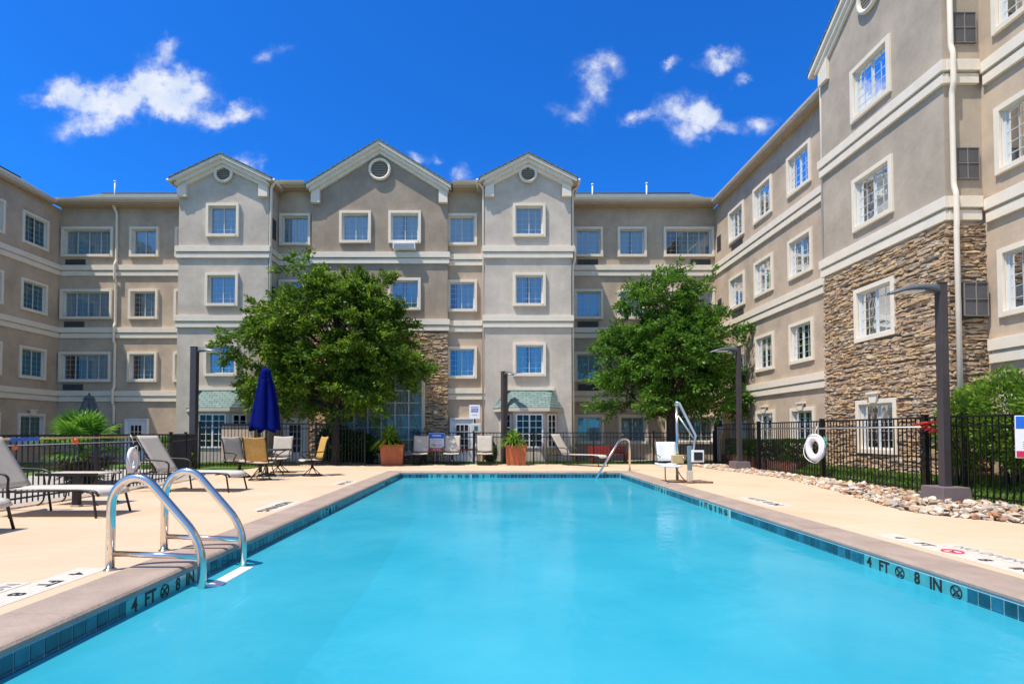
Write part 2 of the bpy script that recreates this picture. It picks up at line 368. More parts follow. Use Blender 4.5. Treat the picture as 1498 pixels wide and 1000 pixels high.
# ================================================================== SETTING
PX0, PX1, PY0, PY1 = -2.71, 3.81, 0.4, 15.8     # pool inner edge
CW = 0.48
def deck_sheet():
    mb = MB(); z = 0.0
    x0, x1, y0, y1 = PX0-CW, PX1+CW, PY0-CW, PY1+CW
    edge = [(9.4,-6),(9.0,2.0),(7.6,5.2),(7.0,6.9),(6.35,7.95),(6.6,9.2),(6.93,10.45),(7.3,12),(7.6,13.7),(7.5,15.5),(7.25,17.2),(7.15,18.5),(7.3,19.6)]
    # smooth the edge
    pts = []
    for i in range(len(edge)-1):
        p0 = edge[max(i-1,0)]; p1 = edge[i]; p2 = edge[i+1]; p3 = edge[min(i+2,len(edge)-1)]
        for k in range(5):
            t = k/5; pts.append(tuple(.5*((2*p1[j])+(-p0[j]+p2[j])*t+(2*p0[j]-5*p1[j]+4*p2[j]-p3[j])*t*t+(-p0[j]+3*p1[j]-3*p2[j]+p3[j])*t**3) for j in (0,1)))
    pts.append(edge[-1])
    lx = -7.95
    mb.add([(lx,-6,z),(x0,-6,z),(x0,20.0,z),(lx,20.0,z)], [(0,1,2,3)])
    mb.add([(x0,-6,z),(x1,-6,z),(x1,y0,z),(x0,y0,z)], [(0,1,2,3)])
    mb.add([(x0,y1,z),(x1,y1,z),(x1,20.0,z),(x0,20.0,z)], [(0,1,2,3)])
    n = len(pts); vs = [(x1, p[1], z) for p in pts] + [(p[0], p[1], z) for p in pts]
    mb.add(vs, [(i, n+i, n+i+1, i+1) for i in range(n-1)])
    mb.add([(x1,19.6,z),(7.3,19.6,z),(8.2,20.0,z),(x1,20.0,z)], [(0,1,2,3)])
    o = mb.build('pool_deck', DECK, recalc=False); struct(o); return pts
EDGE = deck_sheet()
mb = MB(); z = -.06
for a in ((-400,-400,PX0-CW+.05,600),(PX1+CW-.05,-400,400,600),(PX0-CW+.05,-400,PX1+CW-.05,PY0-CW+.05),(PX0-CW+.05,PY1+CW-.05,PX1+CW-.05,600)):
    mb.add([(a[0],a[1],z),(a[2],a[1],z),(a[2],a[3],z),(a[0],a[3],z)], [(0,1,2,3)])
struct(mb.build('ground', GRASS, recalc=False))
mb = MB()
mb.add([(-13,-6,-.02),(-7.96,-6,-.02),(-7.96,15.5,-.02),(-10.5,17.5,-.02),(-13,17.5,-.02)], [(0,1,2,3,4)])
mb.add([(-19.4,21.6,-.03),(10.0,21.6,-.03),(10.0,23.8,-.03),(-19.4,23.8,-.03)], [(0,1,2,3)])
struct(mb.build('path', CONC, recalc=False))
# -------- pool
pool = thing('swimming_pool', 'long rectangular swimming pool with grey stone coping and blue waterline tiles', 'swimming pool', (0,0,0))
mb = MB()
def zb(y): return -1.45 + .25*max(0, (y-9)/7)
YS = [PY0, 4, 7, 9, 12, PY1]
for i in range(len(YS)-1):
    a, b = YS[i], YS[i+1]
    mb.add([(PX0,a,zb(a)),(PX1,a,zb(a)),(PX1,b,zb(b)),(PX0,b,zb(b))], [(0,1,2,3)])
    for x in (PX0, PX1): mb.add([(x,a,zb(a)),(x,b,zb(b)),(x,b,-.03),(x,a,-.03)], [(0,1,2,3)])
for y in (PY0, PY1): mb.add([(PX0,y,zb(y)),(PX1,y,zb(y)),(PX1,y,-.03),(PX0,y,-.03)], [(0,1,2,3)])
mb.build('basin', PLASTER, pool, recalc=False)
mb = MB()
for k, rr in enumerate((.9, 1.35, 1.8, 2.25)):   # corner entry steps
    zt = -.30 - .27*k; pts = [(PX1, PY1)] + [(PX1 - rr*1.5*math.cos(R(a)), PY1 - rr*math.sin(R(a))) for a in range(0, 91, 10)]
    n = len(pts); mb.add([(p[0]-.001,p[1]-.001,zt) for p in pts]+[(p[0]-.001,p[1]-.001,zt-.27) for p in pts], [tuple(range(n))]+[(i,i+1,n+i+1,n+i) for i in range(1,n-1)], PLASTER)
    ed = [(p[0],p[1],zt+.004) for p in pts[1:]]; mb.tube(ed, .022, TILE, 6)
mb.build('entry_step', None, pool, recalc=False)
# coping: slabs with rounded inner edge
mb = MB(); ct = .022
prof = [(0,ct-.004),(.012,ct),(CW-.035,ct),(CW-.01,ct-.006),(CW+.008,ct-.022),(CW+.008,-.02),(CW-.006,-.04),(0,-.04)]   # 0 = outer side, CW = pool edge
def coping_run(p0, p1, inward, seg):
    p0 = Vector(p0); p1 = Vector(p1); d = (p1-p0); L = d.length; d.normalize(); n = max(1, round(L/seg)); iw = Vector(inward)
    for i in range(n):
        a = p0 + d*(L*i/n + .002); b = p0 + d*(L*(i+1)/n - .002)
        dz = rnd.uniform(-.0015, .0015)
        va = [(a.x+iw.x*u, a.y+iw.y*u, z+dz) for u, z in prof]; vb = [(b.x+iw.x*u, b.y+iw.y*u, z+dz) for u, z in prof]; m = len(prof)
        mb.add(va+vb, [tuple(range(m)), tuple(range(2*m-1, m-1, -1))]+[(k, (k+1) % m, m+(k+1) % m, m+k) for k in range(m)])
coping_run((PX0-CW, PY0, 0), (PX0-CW, PY1, 0), (1,0,0), 3.2)
coping_run((PX1+CW, PY0, 0), (PX1+CW, PY1, 0), (-1,0,0), 3.2)
coping_run((PX0-CW, PY1+CW, 0), (PX1+CW, PY1+CW, 0), (0,-1,0), 3.1)
coping_run((PX0-CW, PY0-CW, 0), (PX1+CW, PY0-CW, 0), (0,1,0), 3.1)
mb.build('coping', COPE, pool)
# waterline tiles (two rows, set on grout), depth lettering tiles
def wall_fn(side):
    if side == 'L': return lambda u, d, z: (PX0 + d, u, z)
    if side == 'R': return lambda u, d, z: (PX1 - d, u, z)
    if side == 'F': return lambda u, d, z: (u, PY1 - d, z)
    return lambda u, d, z: (u, PY0 + d, z)
tl = MB(); gr = MB()
MARKS = {'L': [(3.94, 4.86, ['4','FT','@','8','IN']), (8.4, 9.3, ['4','FT','@','8','IN']), (13.2, 14.0, ['3','FT','@','6','IN'])],
         'R': [(4.27, 5.47, ['4','FT','@','8','IN','@']), (8.55, 9.75, ['4','FT','@','8','IN','@']), (11.4, 12.4, ['3','FT','@','6','IN'])],
         'F': [(-1.9, -.65, ['3','FT','@','6','IN','@']), (-.4,.15,['3','FT'])], 'N': []}
T = .105
for side, (a, b) in {'L': (PY0, PY1), 'R': (PY0, PY1), 'F': (PX0, PX1), 'N': (PX0, PX1)}.items():
    fn = wall_fn(side)
    gr.box(a, b, 0, .006, -.30, -.042, None, fn)
    u = a + .004; tl = MB()
    while u < b - T:
        if any(m[0]-.01 < u + T/2 < m[1] + .01 for m in MARKS[side]):
            if tl.v: tl.build('waterline_tile', TILE, pool); tl = MB()
        if not any(m[0]-.01 < u + T/2 < m[1] + .01 for m in MARKS[side]):
            for z0, z1 in ((-.142, -.044), (-.246, -.148)):
                tl.box(u, u+T-.010, .006, .011+rnd.uniform(0,.0015), z0, z1, None, fn)
        u += T
    tl.build('waterline_tile', TILE, pool)
gr.build('grout_band', GROUT, pool)
for side in MARKS:
    fn = wall_fn(side)
    for (a, b, chars) in MARKS[side]:
        m_ = MB(); m_.box(a, b, .006, .012, -.215, -.044, TEALT, fn); w = (b-a)/len(chars)
        seq = chars
        for i, ch in enumerate(seq):
            # reading order runs left to right as seen from inside the pool
            uc = {'L': a + w*(i+.5), 'R': b - w*(i+.5), 'F': a + w*(i+.5), 'N': b - w*(i+.5)}[side]
            sg = 1 if side in 'LF' else -1
            if ch == '@':
                q = []
                for k in range(20): q.append(fn(uc+.052*math.cos(k*math.pi/10), .014, -.105+.052*math.sin(k*math.pi/10)))
                m_.tube(q, .0055, BLACKP, 4, closed=True, smooth=False)
                m_.tube([fn(uc-.036, .014, -.069), fn(uc+.036, .014, -.141)], .005, BLACKP, 4)
                m_.tube([fn(uc+.03, .014, -.08), fn(uc, .014, -.1), fn(uc-.03, .014, -.128)], .007, BLACKP, 4)
                m_.tube([fn(uc-.03, .014, -.133), fn(uc+.03, .014, -.133)], .004, BLACKP, 4)
            else:
                text_mesh(m_, ch, .145, lambda x, y, zz, uc=uc, sg=sg: fn(uc+sg*x*.9, .0125+zz, -.105+y), BLACKP, .002, bold=.004)
        m_.build('depth_marking', None, pool, recalc=False)
mb = MB(); mb.add([(PX0+.003,PY0+.003,-.155),(PX1-.003,PY0+.003,-.155),(PX1-.003,PY1-.003,-.155),(PX0+.003,PY1-.003,-.155)], [(0,1,2,3)])
struct(mb.build('water', WATER, recalc=False))

# ================================================================== HOTEL
hotel = thing('hotel_building', 'four storey beige stucco hotel wrapping around the pool with gabled towers and stone cladding', 'hotel', (0, 23, 0))
HP = Vector((0, 23, 0))
def hb(mb, name, m=None, parent=None, **k):
    o = mb.build(name, m, parent or hotel, **k)
    if parent is None: o.matrix_parent_inverse = Matrix.Translation(-HP)
    return o
class Face:
    def __init__(s, axis, c, out): s.axis, s.c, s.out = axis, c, out
    def __call__(s, u, d, z):
        if s.axis == 'y' and d > 0.012: d *= 1.8
        return (u, s.c + s.out*d, z) if s.axis == 'y' else (s.c + s.out*d, u, z)
BANDZ = (2.58, 5.44, 8.27)
FLOORS = ((.68, 2.0), (3.46, 4.82), (6.30, 7.66), (9.13, 10.5))
EAVE = 11.42
def wall(face, u0, u1, z0, z1, holes, m, name='wall', top=None):
    us = sorted({u0, u1, *[h[0] for h in holes], *[h[1] for h in holes]}); zs = sorted({z0, z1, *[h[2] for h in holes], *[h[3] for h in holes]})
    us = [u for u in us if u0 <= u <= u1]; zs = [q for q in zs if z0 <= q <= z1]
    mb = MB()
    for i in range(len(us)-1):
        for j in range(len(zs)-1):
            uc, zc = (us[i]+us[i+1])/2, (zs[j]+zs[j+1])/2
            if any(h[0] < uc < h[1] and h[2] < zc < h[3] for h in holes): continue
            mb.add([face(us[i],0,zs[j]), face(us[i+1],0,zs[j]), face(us[i+1],0,zs[j+1]), face(us[i],0,zs[j+1])], [(0,1,2,3)])
    for h in holes:   # reveals
        a, b, c, d = h; D = -.16
        for p, q in (((a,c),(b,c)), ((b,c),(b,d)), ((b,d),(a,d)), ((a,d),(a,c))):
            mb.add([face(p[0],0,p[1]), face(q[0],0,q[1]), face(q[0],D,q[1]), face(p[0],D,p[1])], [(0,1,2,3)])
    if top: mb.add([face(u,0,zz) for u, zz in top], [tuple(range(len(top)))])
    return hb(mb, name, m, recalc=False)
def band(face, u0, u1, zb_, e0=0, e1=0):
    mb = MB()
    k = .62 if face.axis == 'y' else 1.
    mb.box(u0-e0*.07, u1+e1*.07, 0, .07*k, zb_, zb_+.20, None, face)
    mb.box(u0-e0*.04, u1+e1*.04, 0, .012, zb_+.20, zb_+.25, None, face)
    mb.box(u0-e0*.10, u1+e1*.10, 0, .10*k, zb_+.25, zb_+.48, None, face)
    return hb(mb, 'band_moulding', TRIM, bevel=.006)
TW = .11      # trim width
def window(face, u0, u1, z0, z1, cols=4, rows=5, keystone=False, curtain=None, trim=True, sash=None):
    """outer trim rectangle; opening is inset by TW"""
    a, b, c, d = u0+TW, u1-TW, z0+TW, z1-TW; mb = MB()
    P = .06
    if trim:
        mb.box(u0, a, 0, P, z0, z1, None, face); mb.box(b, u1, 0, P, z0, z1, None, face)
        mb.box(a, b, 0, P, d, z1, None, face); mb.box(a, b, 0, P+.012, z0, c, None, face)
        if keystone:
            uc = (u0+u1)/2; mb.prism([(uc-.10,d+.02),(uc+.10,d+.02),(uc+.16,z1+.12),(uc-.16,z1+.12)], P, P+.05, face); mb.box(uc-.19, uc+.19, 0, P+.08, z1+.12, z1+.17, None, face)
        # trim lining of the opening
        for q in ((a,a+.012,c,d),(b-.012,b,c,d),(a+.012,b-.012,d-.012,d),(a+.012,b-.012,c,c+.012)): mb.box(q[0],q[1],-.14,-.001,q[2],q[3],None,face)
    else:
        mb.box(u0, u1, 0, .02, z0, z0+.02, None, face)
    t = hb(mb, 'window', TRIM, bevel=.005)
    def sub(m_, name, mt, **k):
        o = m_.build(name, mt, t, **k); return o
    fr = MB(); a += .012; b -= .012; c += .012; d -= .012
    D0 = .045 if face.axis == 'x' else .085
    F0, F1 = -D0-.03, -D0+.006
    n_s = sash or (2 if (u1-u0) < 1.7 else 4)
    fr.box(a, b, F0, F1, c, c+.035, None, face); fr.box(a, b, F0, F1, d-.035, d, None, face)
    for i in range(n_s+1):
        w = .015 if 0 < i < n_s else .026; x = a + (b-a)*i/n_s; x = min(max(x, a+w), b-w)
        fr.box(x-w, x+w, F0, F1+.004, c+.035, d-.035, None, face)
    per = max(1, cols//n_s)
    for i in range(n_s):
        x0 = a + (b-a)*i/n_s; x1 = a + (b-a)*(i+1)/n_s
        for k in range(1, per): x = x0+(x1-x0)*k/per; fr.box(x-.0045, x+.0045, F0+.014, F1-.016, c+.035, d-.035, None, face)
    for j in range(1, rows): z = c+(d-c)*j/rows; fr.box(a+.03, b-.03, F0+.016, F1-.014, z-.0045, z+.0045, None, face)
    sub(fr, 'frame', VINYL)
    g = MB(); gq = -D0-.020; g.add([face(a,gq,c),face(b,gq,c),face(b,gq,d),face(a,gq,d)], [(0,1,2,3)]); sub(g, 'glass', GLASS if face.axis == 'y' else GLASSW, recalc=False)
    cu = MB(); cov = curtain if curtain is not None else rnd.choice([(0,1),(0,1),(0,1),(0,.42,.55,1),(0,1),(.3,1)])
    for i in range(0, len(cov), 2):
        ua, ub = a+(b-a)*cov[i], a+(b-a)*cov[i+1]; n = max(4, int((ub-ua)/.03)); ph = rnd.uniform(0, 6)
        row = [(ua+(ub-ua)*k/n, -D0-.060+.016*math.sin(k*1.25+ph+math.sin(k*.37)*1.5)) for k in range(n+1)]
        cu.sheet([[face(x, dd, c-.05) for x, dd in row], [face(x, dd, d+.05) for x, dd in row]])
    sub(cu, 'curtain', CURT, recalc=False)
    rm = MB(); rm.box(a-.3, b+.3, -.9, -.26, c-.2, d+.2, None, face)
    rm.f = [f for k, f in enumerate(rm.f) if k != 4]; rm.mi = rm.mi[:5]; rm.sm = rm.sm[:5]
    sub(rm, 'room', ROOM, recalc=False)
    return t
def louvre(face, u0, u1, z0, z1, m=None, frame=.02):
    mb = MB(); m = m or LOUV; mb.box(u0, u1, -.05, .004, z0, z1, None, face)
    n = max(4, int((z1-z0)/.035))
    for k in range(n): z = z0+.01+(z1-z0-.02)*k/n; mb.prism([(u0+frame, z), (u1-frame, z), (u1-frame, z+.012), (u0+frame, z+.012)], .004, .016, face)
    mb.box(u0, u0+frame, .004, .02, z0, z1, None, face); mb.box(u1-frame, u1, .004, .02, z0, z1, None, face)
    mb.box((u0+u1)/2-.006, (u0+u1)/2+.006, .016, .022, z0, z1, None, face)
    return hb(mb, 'wall_grille', m)
def wins(face, cols, floors=(0,1,2,3), **k):
    hs = []
    for (u0, u1) in cols:
        for fl in floors:
            z0, z1 = FLOORS[fl]; window(face, u0, u1, z0, z1, cols=(4 if u1-u0 < 1.7 else 8), keystone=(k.get('keys') and fl == 0)); hs.append((u0+TW, u1-TW, z0+TW, z1-TW))
    return hs
def ledgestone(face, u0, u1, z0, z1, holes, name='stone_cladding', rh=.066):
    mb = MB(); r2 = random.Random(int(abs(u0)*1000)); k = 1/1.8 if face.axis == 'y' else 1.
    z = z0
    while z < z1:
        h0 = rh*r2.uniform(.5, 1.15); u = u0 - r2.uniform(0, .25); ph = r2.uniform(0, 6)
        while u < u1:
            w = r2.choice([.08,.11,.15,.2,.27,.36])*r2.uniform(.8, 1.2); p, q = max(u, u0), min(u+w, u1); u += w*r2.uniform(.88, 1.0)
            if q-p < .04: continue
            h = h0*r2.uniform(.75, 1.7); zc = z + .022*math.sin(u*2.3+ph) + r2.uniform(-.018, .018); m = (p+q)/2
            if zc+h > z1 or zc < z0-.03: continue
            if any(hh[0] < q and hh[1] > p and hh[2] < zc+h and hh[3] > zc for hh in holes):
                for hh in holes:
                    if hh[2] < zc+h and hh[3] > zc:
                        if p < hh[0] < q: q = hh[0]
                        elif p < hh[1] < q: p = hh[1]
                        elif hh[0] <= p and q <= hh[1]: q = p
            if q-p < .03: continue
            d1 = r2.uniform(.015, .065)*k; t = r2.uniform(-.020, .020); t2 = r2.uniform(-.020, .020); a = r2.uniform(.15, .5)*h; b = r2.uniform(.15, .5)*h; mm = p+(q-p)*r2.uniform(.3, .7)
            fr_ = [(p, zc+a+t), (mm, zc), (q, zc+b+t2), (q, zc+h-b*.5+t2), (mm, zc+h), (p, zc+h-a*.5+t)]
            if r2.random() < .5: fr_ = [(x, 2*zc+h-zz) for x, zz in fr_][::-1]
            g = .010; cz_ = zc+h/2
            bk = [face(x, -.02, zz) for x, zz in fr_]; ft = [face(x+(mm-x)*.10, max(.004, d1*r2.uniform(.75, 1.1)), zz+(cz_-zz)*.22) for x, zz in fr_]
            mb.add(bk+ft, [(0,1,2,3,4,5), (11,10,9,8,7,6)]+[(i, (i+1) % 6, 6+(i+1) % 6, 6+i) for i in range(6)])
        z += h0*.86
    return hb(mb, name, STONE)
MORT = mat('dark_mortar', (.15, .115, .085), 1, var=.3)
def roof_uv(o, axis):
    me = o.data; uv = me.uv_layers.new(name='UVMap')
    for p in me.polygons:
        n = p.normal
        for li in p.loop_indices:
            v = me.vertices[me.loops[li].vertex_index].co
            s_ = math.sqrt(max(1e-6, 1-n.z*n.z))
            if abs(n.z) > .99: uv.data[li].uv = (v.x, v.y)
            elif abs(n.x) > abs(n.y): uv.data[li].uv = (v.y, v.z/s_)
            else: uv.data[li].uv = (v.x, v.z/s_)

# ---- faces
B = Face('y', 23.85, -1); REC = Face('y', 22.37, -1); CGF = Face('y', 22.1, -1); TF = Face('y', 21.38, -1)
WX, AX, TX = 10.08, -19.6, 9.3
W = Face('x', WX, -1); A = Face('x', AX, 1); T_ = Face('x', TX, -1)
TLx = (-12.77, -9.11); TRx = (-.29, 3.21); CGx = (-7.6, -1.87)

# B left block
doorB = (-16.4, -15.5, 0, 1.8)
colsB = [(-19.52, -17.17), (-16.43, -15.1), (-14.37, -13.0)]
h = wins(B, [colsB[0], colsB[1]], (1,2,3)) + wins(B, [colsB[2]], (1,2,3))
wall(B, AX, TLx[0]+.6, -.06, EAVE, h, S_BEIGE)
for zb_ in BANDZ: band(B, AX+.1, TLx[0]+.3, zb_)
for fl in (1,2,3): louvre(B, -19.35, -18.45, FLOORS[fl][0]-.36, FLOORS[fl][0]-.09)
# D right block
colsD = [(3.7, 5.02), (5.68, 7.0), (7.77, 10.06)]
h = wins(B, colsD)
wall(B, TRx[1]-.6, WX, -.06, EAVE, h, S_BEIGE)
for zb_ in BANDZ: band(B, TRx[1]-.3, WX-.1, zb_)
for fl in (1,2,3):
    louvre(B, 3.86, 4.8, FLOORS[fl][0]-.38, FLOORS[fl][0]-.09); louvre(B, 9.0, 9.9, FLOORS[fl][0]-.38, FLOORS[fl][0]-.09)
# recesses
h = wins(REC, [(-9.05, -7.72)], (1,2,3)); wall(REC, TLx[1]-.5, CGx[0]+.2, -.06, EAVE+.05, h, S_BEIGE)
h = wins(REC, [(-1.95, -.64)], (1,2,3)); wall(REC, CGx[1]-.2, TRx[0]+.5, -.06, EAVE+.05, h, S_BEIGE)
for zb_ in BANDZ: band(REC, TLx[1], CGx[0], zb_); band(REC, CGx[1], TRx[0], zb_)
# towers
def gable_tower(face, u0, u1, base_z, apex_z, m, vent_r, vent_z, over, side_len, stone=False, cols=None, floors=(1,2,3), rise_from=None, keys=False, zlow=-.06, extra=()):
    uc = (u0+u1)/2; ez = base_z
    hs = []
    for c_ in (cols or []): hs += wins(face, [c_], floors, keys=keys)
    sl = (apex_z-ez)/(u1+over-uc)
    top = [(u0, EAVE-.2), (u1, EAVE-.2), (u1, ez+sl*over-.06), (uc, apex_z-.06), (u0, ez+sl*over-.06)]
    wall(face, u0, u1, zlow, EAVE-.2, hs+list(extra), m, top=top)
    # rake mouldings (three steps)
    for (t0, t1, pr) in ((0, .14, .19), (.14, .30, .13), (.30, .44, .07)):
        mb = MB()
        for s_ in (-1, 1):
            e = uc + s_*((u1-u0)/2+over*(1 if t0 == 0 else (.35 if t0 < .2 else 0))); zz = apex_z - sl*abs(e-uc)
            mb.prism([(e, zz-t0), (uc, apex_z-t0), (uc, apex_z-t1), (e, zz-t1)], 0.001, pr, face)
        hb(mb, 'rake_moulding', TRIM, bevel=.006)
    for s_ in (-1, 1):   # corner returns
        mb = MB(); a = uc+s_*(u1-u0)/2; b = a - s_*.37; lo, hi = min(a, b), max(a, b); zt = apex_z - sl*abs(a-uc)
        mb.prism([(lo-.0, zt-1.0+.22 ), (hi, zt-1.0+.22), (hi, apex_z-sl*abs(hi-uc)-.42), (lo, apex_z-sl*abs(lo-uc)-.42)], 0.002, .10, face)
        hb(mb, 'corner_return', TRIM, bevel=.006)
    # round louvred vent
    mb = MB(); ring = [face(uc+vent_r*math.cos(k*math.pi/16), .05, vent_z+vent_r*math.sin(k*math.pi/16)) for k in range(32)]
    mb.tube(ring, .062, TRIM, 8, closed=True)
    disc = [face(uc+vent_r*math.cos(k*math.pi/16), .01, vent_z+vent_r*math.sin(k*math.pi/16)) for k in range(32)]; mb.add(disc, [tuple(range(32))], LOUVT)
    n = 8
    for k in range(1, n):
        z = vent_z - vent_r + 2*vent_r*k/n; w = math.sqrt(max(0, vent_r**2-(z-vent_z)**2))-.03
        if w > .05: mb.prism([(uc-w, z-.012), (uc+w, z-.012), (uc+w, z+.018), (uc-w, z+.018)], .012, .035, face, LOUVT)
    hb(mb, 'round_vent', None, recalc=False)
    # gable roof
    mb = MB()
    for s_ in (-1, 1):
        e = uc + s_*((u1-u0)/2+over+.03); zz = apex_z - sl*abs(e-uc)
        mb.prism([(e, zz), (uc, apex_z), (uc, apex_z+.05), (e, zz+.05)], -side_len, .21, face)
    r = hb(mb, 'roof', SH_GREY); roof_uv(r, 0)
    return sl
gable_tower(TF, *TRx, 11.43, 12.42, S_LIGHT, .33, 11.72, .20, 4.5, cols=[(.84, 2.17)])
gable_tower(TF, *TLx, 11.43, 12.40, S_LIGHT, .33, 11.72, .20, 4.5, cols=[(-11.63, -10.29)])
colsCG = [(-6.42, -5.09), (-4.36, -2.99)]
GW = (-6.35, -2.92, .37, 3.98)
h = wins(CGF, colsCG, (2,3))
gable_tower(CGF, *CGx, 11.5, 13.36, S_TAUPE, .42, 12.25, .15, 4.5, cols=[], extra=[(q[0],q[1],q[2],q[3]) for q in h], zlow=5.44)
for (f_, x) in ((TF, TRx), (TF, TLx)):
    for zb_ in BANDZ[1:]: band(f_, x[0], x[1], zb_, 1, 1)
band(CGF, CGx[0], CGx[1], BANDZ[2], 1, 1); band(CGF, CGx[0], CGx[1], BANDZ[1], 1, 1)
# central stone base with tall lobby window
wall(CGF, CGx[0], CGx[1], -.06, 5.44, [GW], MORT)
ledgestone(CGF, CGx[0]-.03, CGx[1]+.03, -.05, 5.42, [(GW[0]-.13, GW[1]+.13, GW[2]-.13, GW[3]+.12)], rh=.085)
def big_window():
    a, b, c, d = GW; mb = MB()
    for q in ((a-.13,a,c-.13,d+.13),(b,b+.13,c-.13,d+.13),(a,b,d,d+.13),(a,b,c-.13,c)): mb.box(q[0],q[1],0,.10,q[2],q[3],None,CGF)
    t = hb(mb, 'window', TRIM, bevel=.006); fr = MB(); cols = 6; rows = 7
    for i in range(cols+1): x = a+(b-a)*i/cols; x = min(max(x,a+.03),b-.03); fr.box(x-.022,x+.022,-.1,-.05,c,d,None,CGF)
    for j in range(rows+1): z = c+(d-c)*j/rows; z = min(max(z,c+.03),d-.03); fr.box(a,b,-.095,-.055,z-.018,z+.018,None,CGF)
    fr.build('frame', WHITE, t); g = MB(); g.add([CGF(a,-.08,c),CGF(b,-.08,c),CGF(b,-.08,d),CGF(a,-.08,d)], [(0,1,2,3)]); g.build('glass', GLASSD, t, recalc=False)
    cu = MB(); n = 220; row = [(a+(b-a)*k/n, -.24+.03*math.sin(k*.9+math.sin(k*.13)*2)) for k in range(n+1)]
    cu.sheet([[CGF(x,q,c-.05) for x,q in row],[CGF(x,q,d+.05) for x,q in row]]); cu.build('curtain', CURT, t, recalc=False)
big_window()
# tower side walls + their bands + grilles
for (x, o_, y0, y1, m) in ((TLx[1], 1, 21.38, 22.37, S_LIGHT), (TLx[0], -1, 21.38, 23.85, S_LIGHT), (TRx[0], -1, 21.38, 22.37, S_LIGHT), (TRx[1], 1, 21.38, 23.85, S_LIGHT), (CGx[0], -1, 22.1, 22.37, S_TAUPE), (CGx[1], 1, 22.1, 22.37, S_TAUPE)):
    f_ = Face('x', x, o_); wall(f_, y0, y1, -.06, EAVE+.1, [], m)
    for zb_ in BANDZ[1:]: band(f_, y0, y1-(.10), zb_)
f_ = Face('x', TLx[1], 1)
for fl in (3,2): louvre(f_, 21.6, 22.1, FLOORS[fl][0]+.1, FLOORS[fl][0]+.95)
f_ = Face('x', TLx[0], -1)
# ac unit under the centre window
mb = MB(); mb.box(-4.12, -3.2, 0, .2, 8.80, 9.06, WHITE, CGF)
for k in range(5): mb.box(-4.08, -3.24, .2, .206, 8.83+k*.04, 8.845+k*.04, LOUVT, CGF)
hb(mb, 'air_conditioner', None, bevel=.01)
# wing W (right, far part) and near part
colsW = [(20.95, 22.3), (18.83, 20.18), (16.5, 17.85)]
h = wins(W, colsW, keys=True); wall(W, 14.7, 23.85, -.06, EAVE-.1, h, S_BEIGE)
colsW2 = [(9.08, 10.44), (6.6, 7.95), (4.1, 5.45)]
h = wins(W, colsW2, keys=True); wall(W, -1.0, 10.77, -.06, EAVE-.1, h, S_BEIGE)
for zb_ in BANDZ: band(W, 14.7, 23.85, zb_-.03); band(W, -1.0, 10.75-.11, zb_)
for fl in (3,2,1): louvre(W, 21.1, 22.1, FLOORS[fl][0]-.42, FLOORS[fl][0]-.08)
for fl in (3,2): louvre(W, 23.12, 23.5, FLOORS[fl][0]+.1, FLOORS[fl][0]+.8, frame=.03)
# wing A (left)
h = wins(A, [(21.85, 23.17), (19.74, 21.07), (17.2, 18.5), (14.6, 15.9)], keys=True); wall(A, 9.0, 23.85, -.06, EAVE-.1, h, S_BEIGE)
for zb_ in BANDZ: band(A, 9.0, 23.85, zb_)
# end caps of the wings so they read as solid from the side
for (xa, xb, y, f) in ((WX, WX+9, -1.0, -1), (AX-9, AX, 9.0, -1)):
    wall(Face('y', y, f), xa, xb, -.06, EAVE-.1, [], S_BEIGE)
# tower T on the right
YT0, YT1 = 10.75, 14.72
hT = wins(T_, [(12.12, 13.48)], (0,1,2,3), keys=True)
sl = gable_tower(T_, YT0, YT1, 11.5, 13.1, S_TOWER, .36, 11.95, .30, 4.0, cols=[], extra=hT[2:], zlow=5.44)
wall(T_, YT0, YT1, -.06, 5.44, hT[:2], MORT)
cl = [(12.12, 13.48, FLOORS[i][0], FLOORS[i][1]) for i in (0,1)]
ledgestone(T_, YT0-.03, YT1+.02, -.05, 5.50, cl)
for zb_ in BANDZ[1:]: band(T_, YT0, YT1, zb_+.08, 1, 1)
TS = Face('y', YT0, -1)
wall(TS, TX, WX, 5.44, EAVE+.1, [], S_TOWER); wall(TS, TX, WX, -.06, 5.44, [], MORT)
ledgestone(TS, TX-.03, WX-.002, -.05, 5.50, [(9.50, 10.0, 3.53, 4.23)])
for zb_ in BANDZ[1:]: band(TS, TX, WX-.10, zb_+.08)
for (u0, u1, z0, z1) in ((9.50, 9.98, 9.22, 9.86), (9.50, 9.98, 6.38, 7.03), (9.51, 10.0, 3.54, 4.22)):
    mb = MB(); mb.box(u0, u1, -.04, .075 if z0 < 5 else .02, z0, z1, LOUV, TS)
    pr = .08 if z0 < 5 else .022
    for k in range(3): x = u0+(u1-u0-.012)*k/2; mb.box(x, x+.012, pr-.006, pr+.006, z0, z1, LOUVT, TS)
    for k in range(3): z = z0+(z1-z0-.012)*k/2; mb.box(u0, u1, pr-.005, pr+.004, z, z+.012, LOUVT, TS)
    hb(mb, 'screened_vent', None)
TS2 = Face('y', YT1, 1); wall(TS2, TX, WX, -.06, EAVE+.1, [], S_TOWER)
